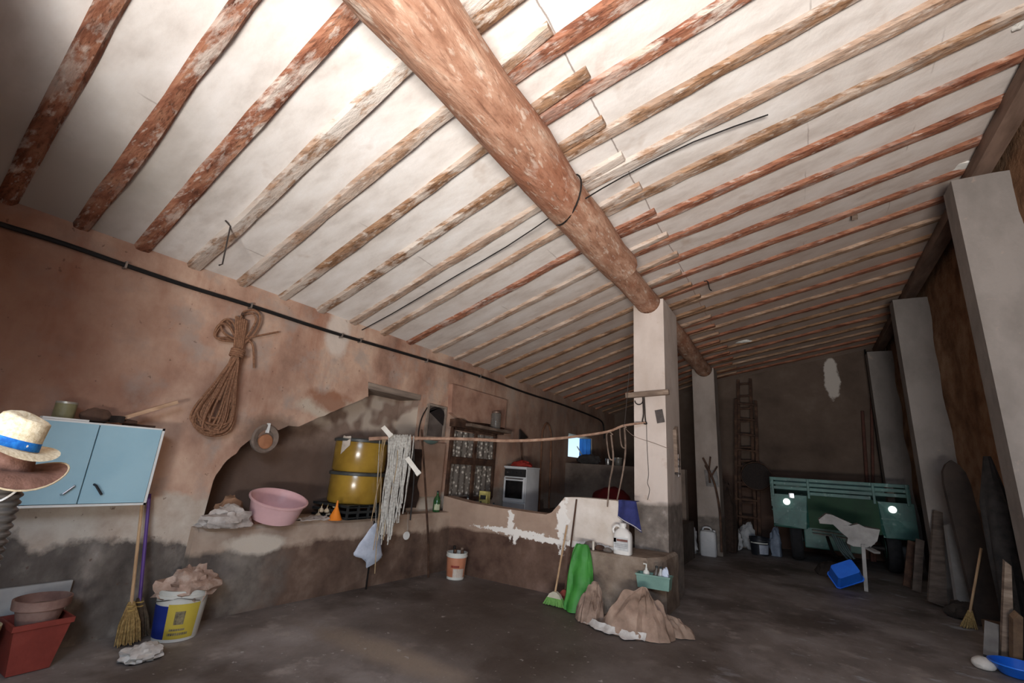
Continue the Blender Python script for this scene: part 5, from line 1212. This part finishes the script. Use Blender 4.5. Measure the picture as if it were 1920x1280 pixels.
MB().box((1.74, 7.72, .0), (2.02, 8.06, .15), rz=.1, bevel=.006).build('box', CARD, CB_, smooth=False)
MB().bar((1.74, 7.68, .15), (2.0, 7.70, .15), .10, .006, up=(0, -.3, 1)).build('flap', CARD, CB_, smooth=False)
lean('weathered_board', 'weathered gray board leaning on the near right pillar', 'board', (1.60, 6.85, 0), (1.645, 6.45, .95), .10, .04, OLDW, side=(1, .1, 0), pts=[(0, -1), (1, -.5), (.96, .4), (0, 1)])
lean('split_timber', 'split piece of timber standing by the near right pillar', 'timber', (1.63, 6.73, 0), (1.645, 6.5, .5), .07, .06, M('split_wood', (116, 92, 70), (84, 64, 50), 8, .9), side=(1, .2, 0), pts=[(0, -1), (.9, -1), (1, .1), (.95, 1), (0, .9)])
lean('pale_post', 'short pale square post leaning low beside the weathered board', 'post', (1.46, 6.72, 0), (1.555, 6.9, .27), .10, .09, M('pale_stone', (112, 108, 104), (90, 86, 84), 5, .9), side=(1, -.2, 0))
tag(MB().blob((1.345, 6.45, .04), (.085, .08, .06), .12, 1.4, 71, 20, 12, floor=.002).build('white_stone', M('white_stone', (196, 190, 182), (172, 166, 158), 8, .8)), 'round white stone on the floor beside the blue bowl', 'stone')
MB_ = thing('blue_bowl', 'shallow blue plastic bowl on the floor by the near right pillar', 'bowl', (1.56, 6.42, 0))
MB().lathe((1.56, 6.42, .002), [(.10, 0), (.12, .01), (.175, .085), (.19, .09), (.19, .1), (.178, .1), (.12, .03), (.001, .02)], 36).build('bowl', BLU, MB_)
lump(1800, 1110, 8.75, (.16, .14, .12), 75, 'rubble_scraps', 'dark scraps lying between the slab and the arched panel', 'scraps', M('dark_scraps', (60, 52, 46)), .06)

# ------------------------------------------------------------------ wires and scraps up at the ceiling
a0 = FX(655, 630, XL + .02); a1 = FZ(1040, 405, 3.50); a2 = FZ(1095, 378, 3.55)
wy = 3.15
def near_ceiling(u, v, drop):  # where the line of sight comes `drop` below the joists
    r = ray(u, v); t = 0.5
    while t < 30:
        p = O + r * t
        if p.z > joist_z(p.x, p.y) - drop: return p
        t += .01
    return O + r * 5
TE = thing('tie_wire', 'dark iron tie wire stretched under the joists and around the beam', 'wire', near_ceiling(850, 520, .03))
L1 = [near_ceiling(u, v, .03) for u, v in ((660, 628), (735, 588), (850, 520), (950, 462))]
kL, kR = Vector((-1.87, 3.22, 3.72)), Vector((-1.37, 3.22, 3.88))
kL, kR = FX(1035, 405, -1.85), FX(1098, 372, -1.36)
L2 = [near_ceiling(u, v, .03) for u, v in ((1170, 330), (1300, 266), (1440, 215))]
MB().tube(L1 + [kL], .0065, 6, sub=2).build('wire', BLKS, TE)
MB().tube([kR] + L2, .0065, 6, sub=2).build('wire', BLKS, TE)
yb_ = (kL.y + kR.y) / 2; rb_ = .225 - .006 * yb_ + .012; cz_ = logz(yb_, .215 - .006 * yb_)
b = MB(); 
b.tube([(BX + rb_ * math.cos(a), kL.y + (kR.y - kL.y) * (1 + math.cos(a)) / 2, cz_ + rb_ * math.sin(a)) for a in [2 * math.pi * i / 24 for i in range(24)]], .008, 6, closed=True)
b.build('loop', BLKS, TE)
h0 = near_ceiling(432, 424, .0)
CHK = thing('ceiling_hook', 'long wire hook hanging from a joist above the rope', 'hook', h0)
MB().tube([h0 + Vector((0, -.05, .03)), h0 + Vector((0, 0, .0)), FY(417, 495, h0.y), FY(411, 497, h0.y)], .007, 6).build('hook', WR, CHK)
for k, (u, v, lab) in enumerate(((1327, 530, 'small iron hook under the joists right of the beam end'), (1602, 408, 'short wooden peg between the joists on the right'))):
    p = near_ceiling(u, v, .02)
    if k: 
        tag(MB().bar(p + Vector((0, -.03, -.02)), p + Vector((0, .05, .10)), .06, .05).build('wood_peg', OLDW), lab, 'peg')
    else: tag(MB().tube([p + Vector((-.05, 0, .03)), p + Vector((.0, 0, .02)), p + Vector((.02, 0, -.10)), p + Vector((.05, 0, -.13))], .008, 6, sub=3).build('iron_hook', BLKS), lab, 'hook')
p = near_ceiling(1293, 628, -.0)
tag(MB().bar(p + Vector((-.22, 0, -.03)), p + Vector((.22, 0, .09)), .12, .05, bevel=.008).build('white_plank_end', M('whitewashed_wood', (196, 180, 166), (164, 146, 132), 8, .85)), 'whitewashed plank end wedged under the joists beyond the pillar', 'plank')
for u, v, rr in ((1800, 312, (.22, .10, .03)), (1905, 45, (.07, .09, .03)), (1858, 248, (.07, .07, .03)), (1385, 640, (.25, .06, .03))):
    p = near_ceiling(u, v, -.05); MB().blob(p, rr, .4, 2, u, 18, 10).build('pale_patch', pm_, CEIL)  # small pale lumps on the ceiling
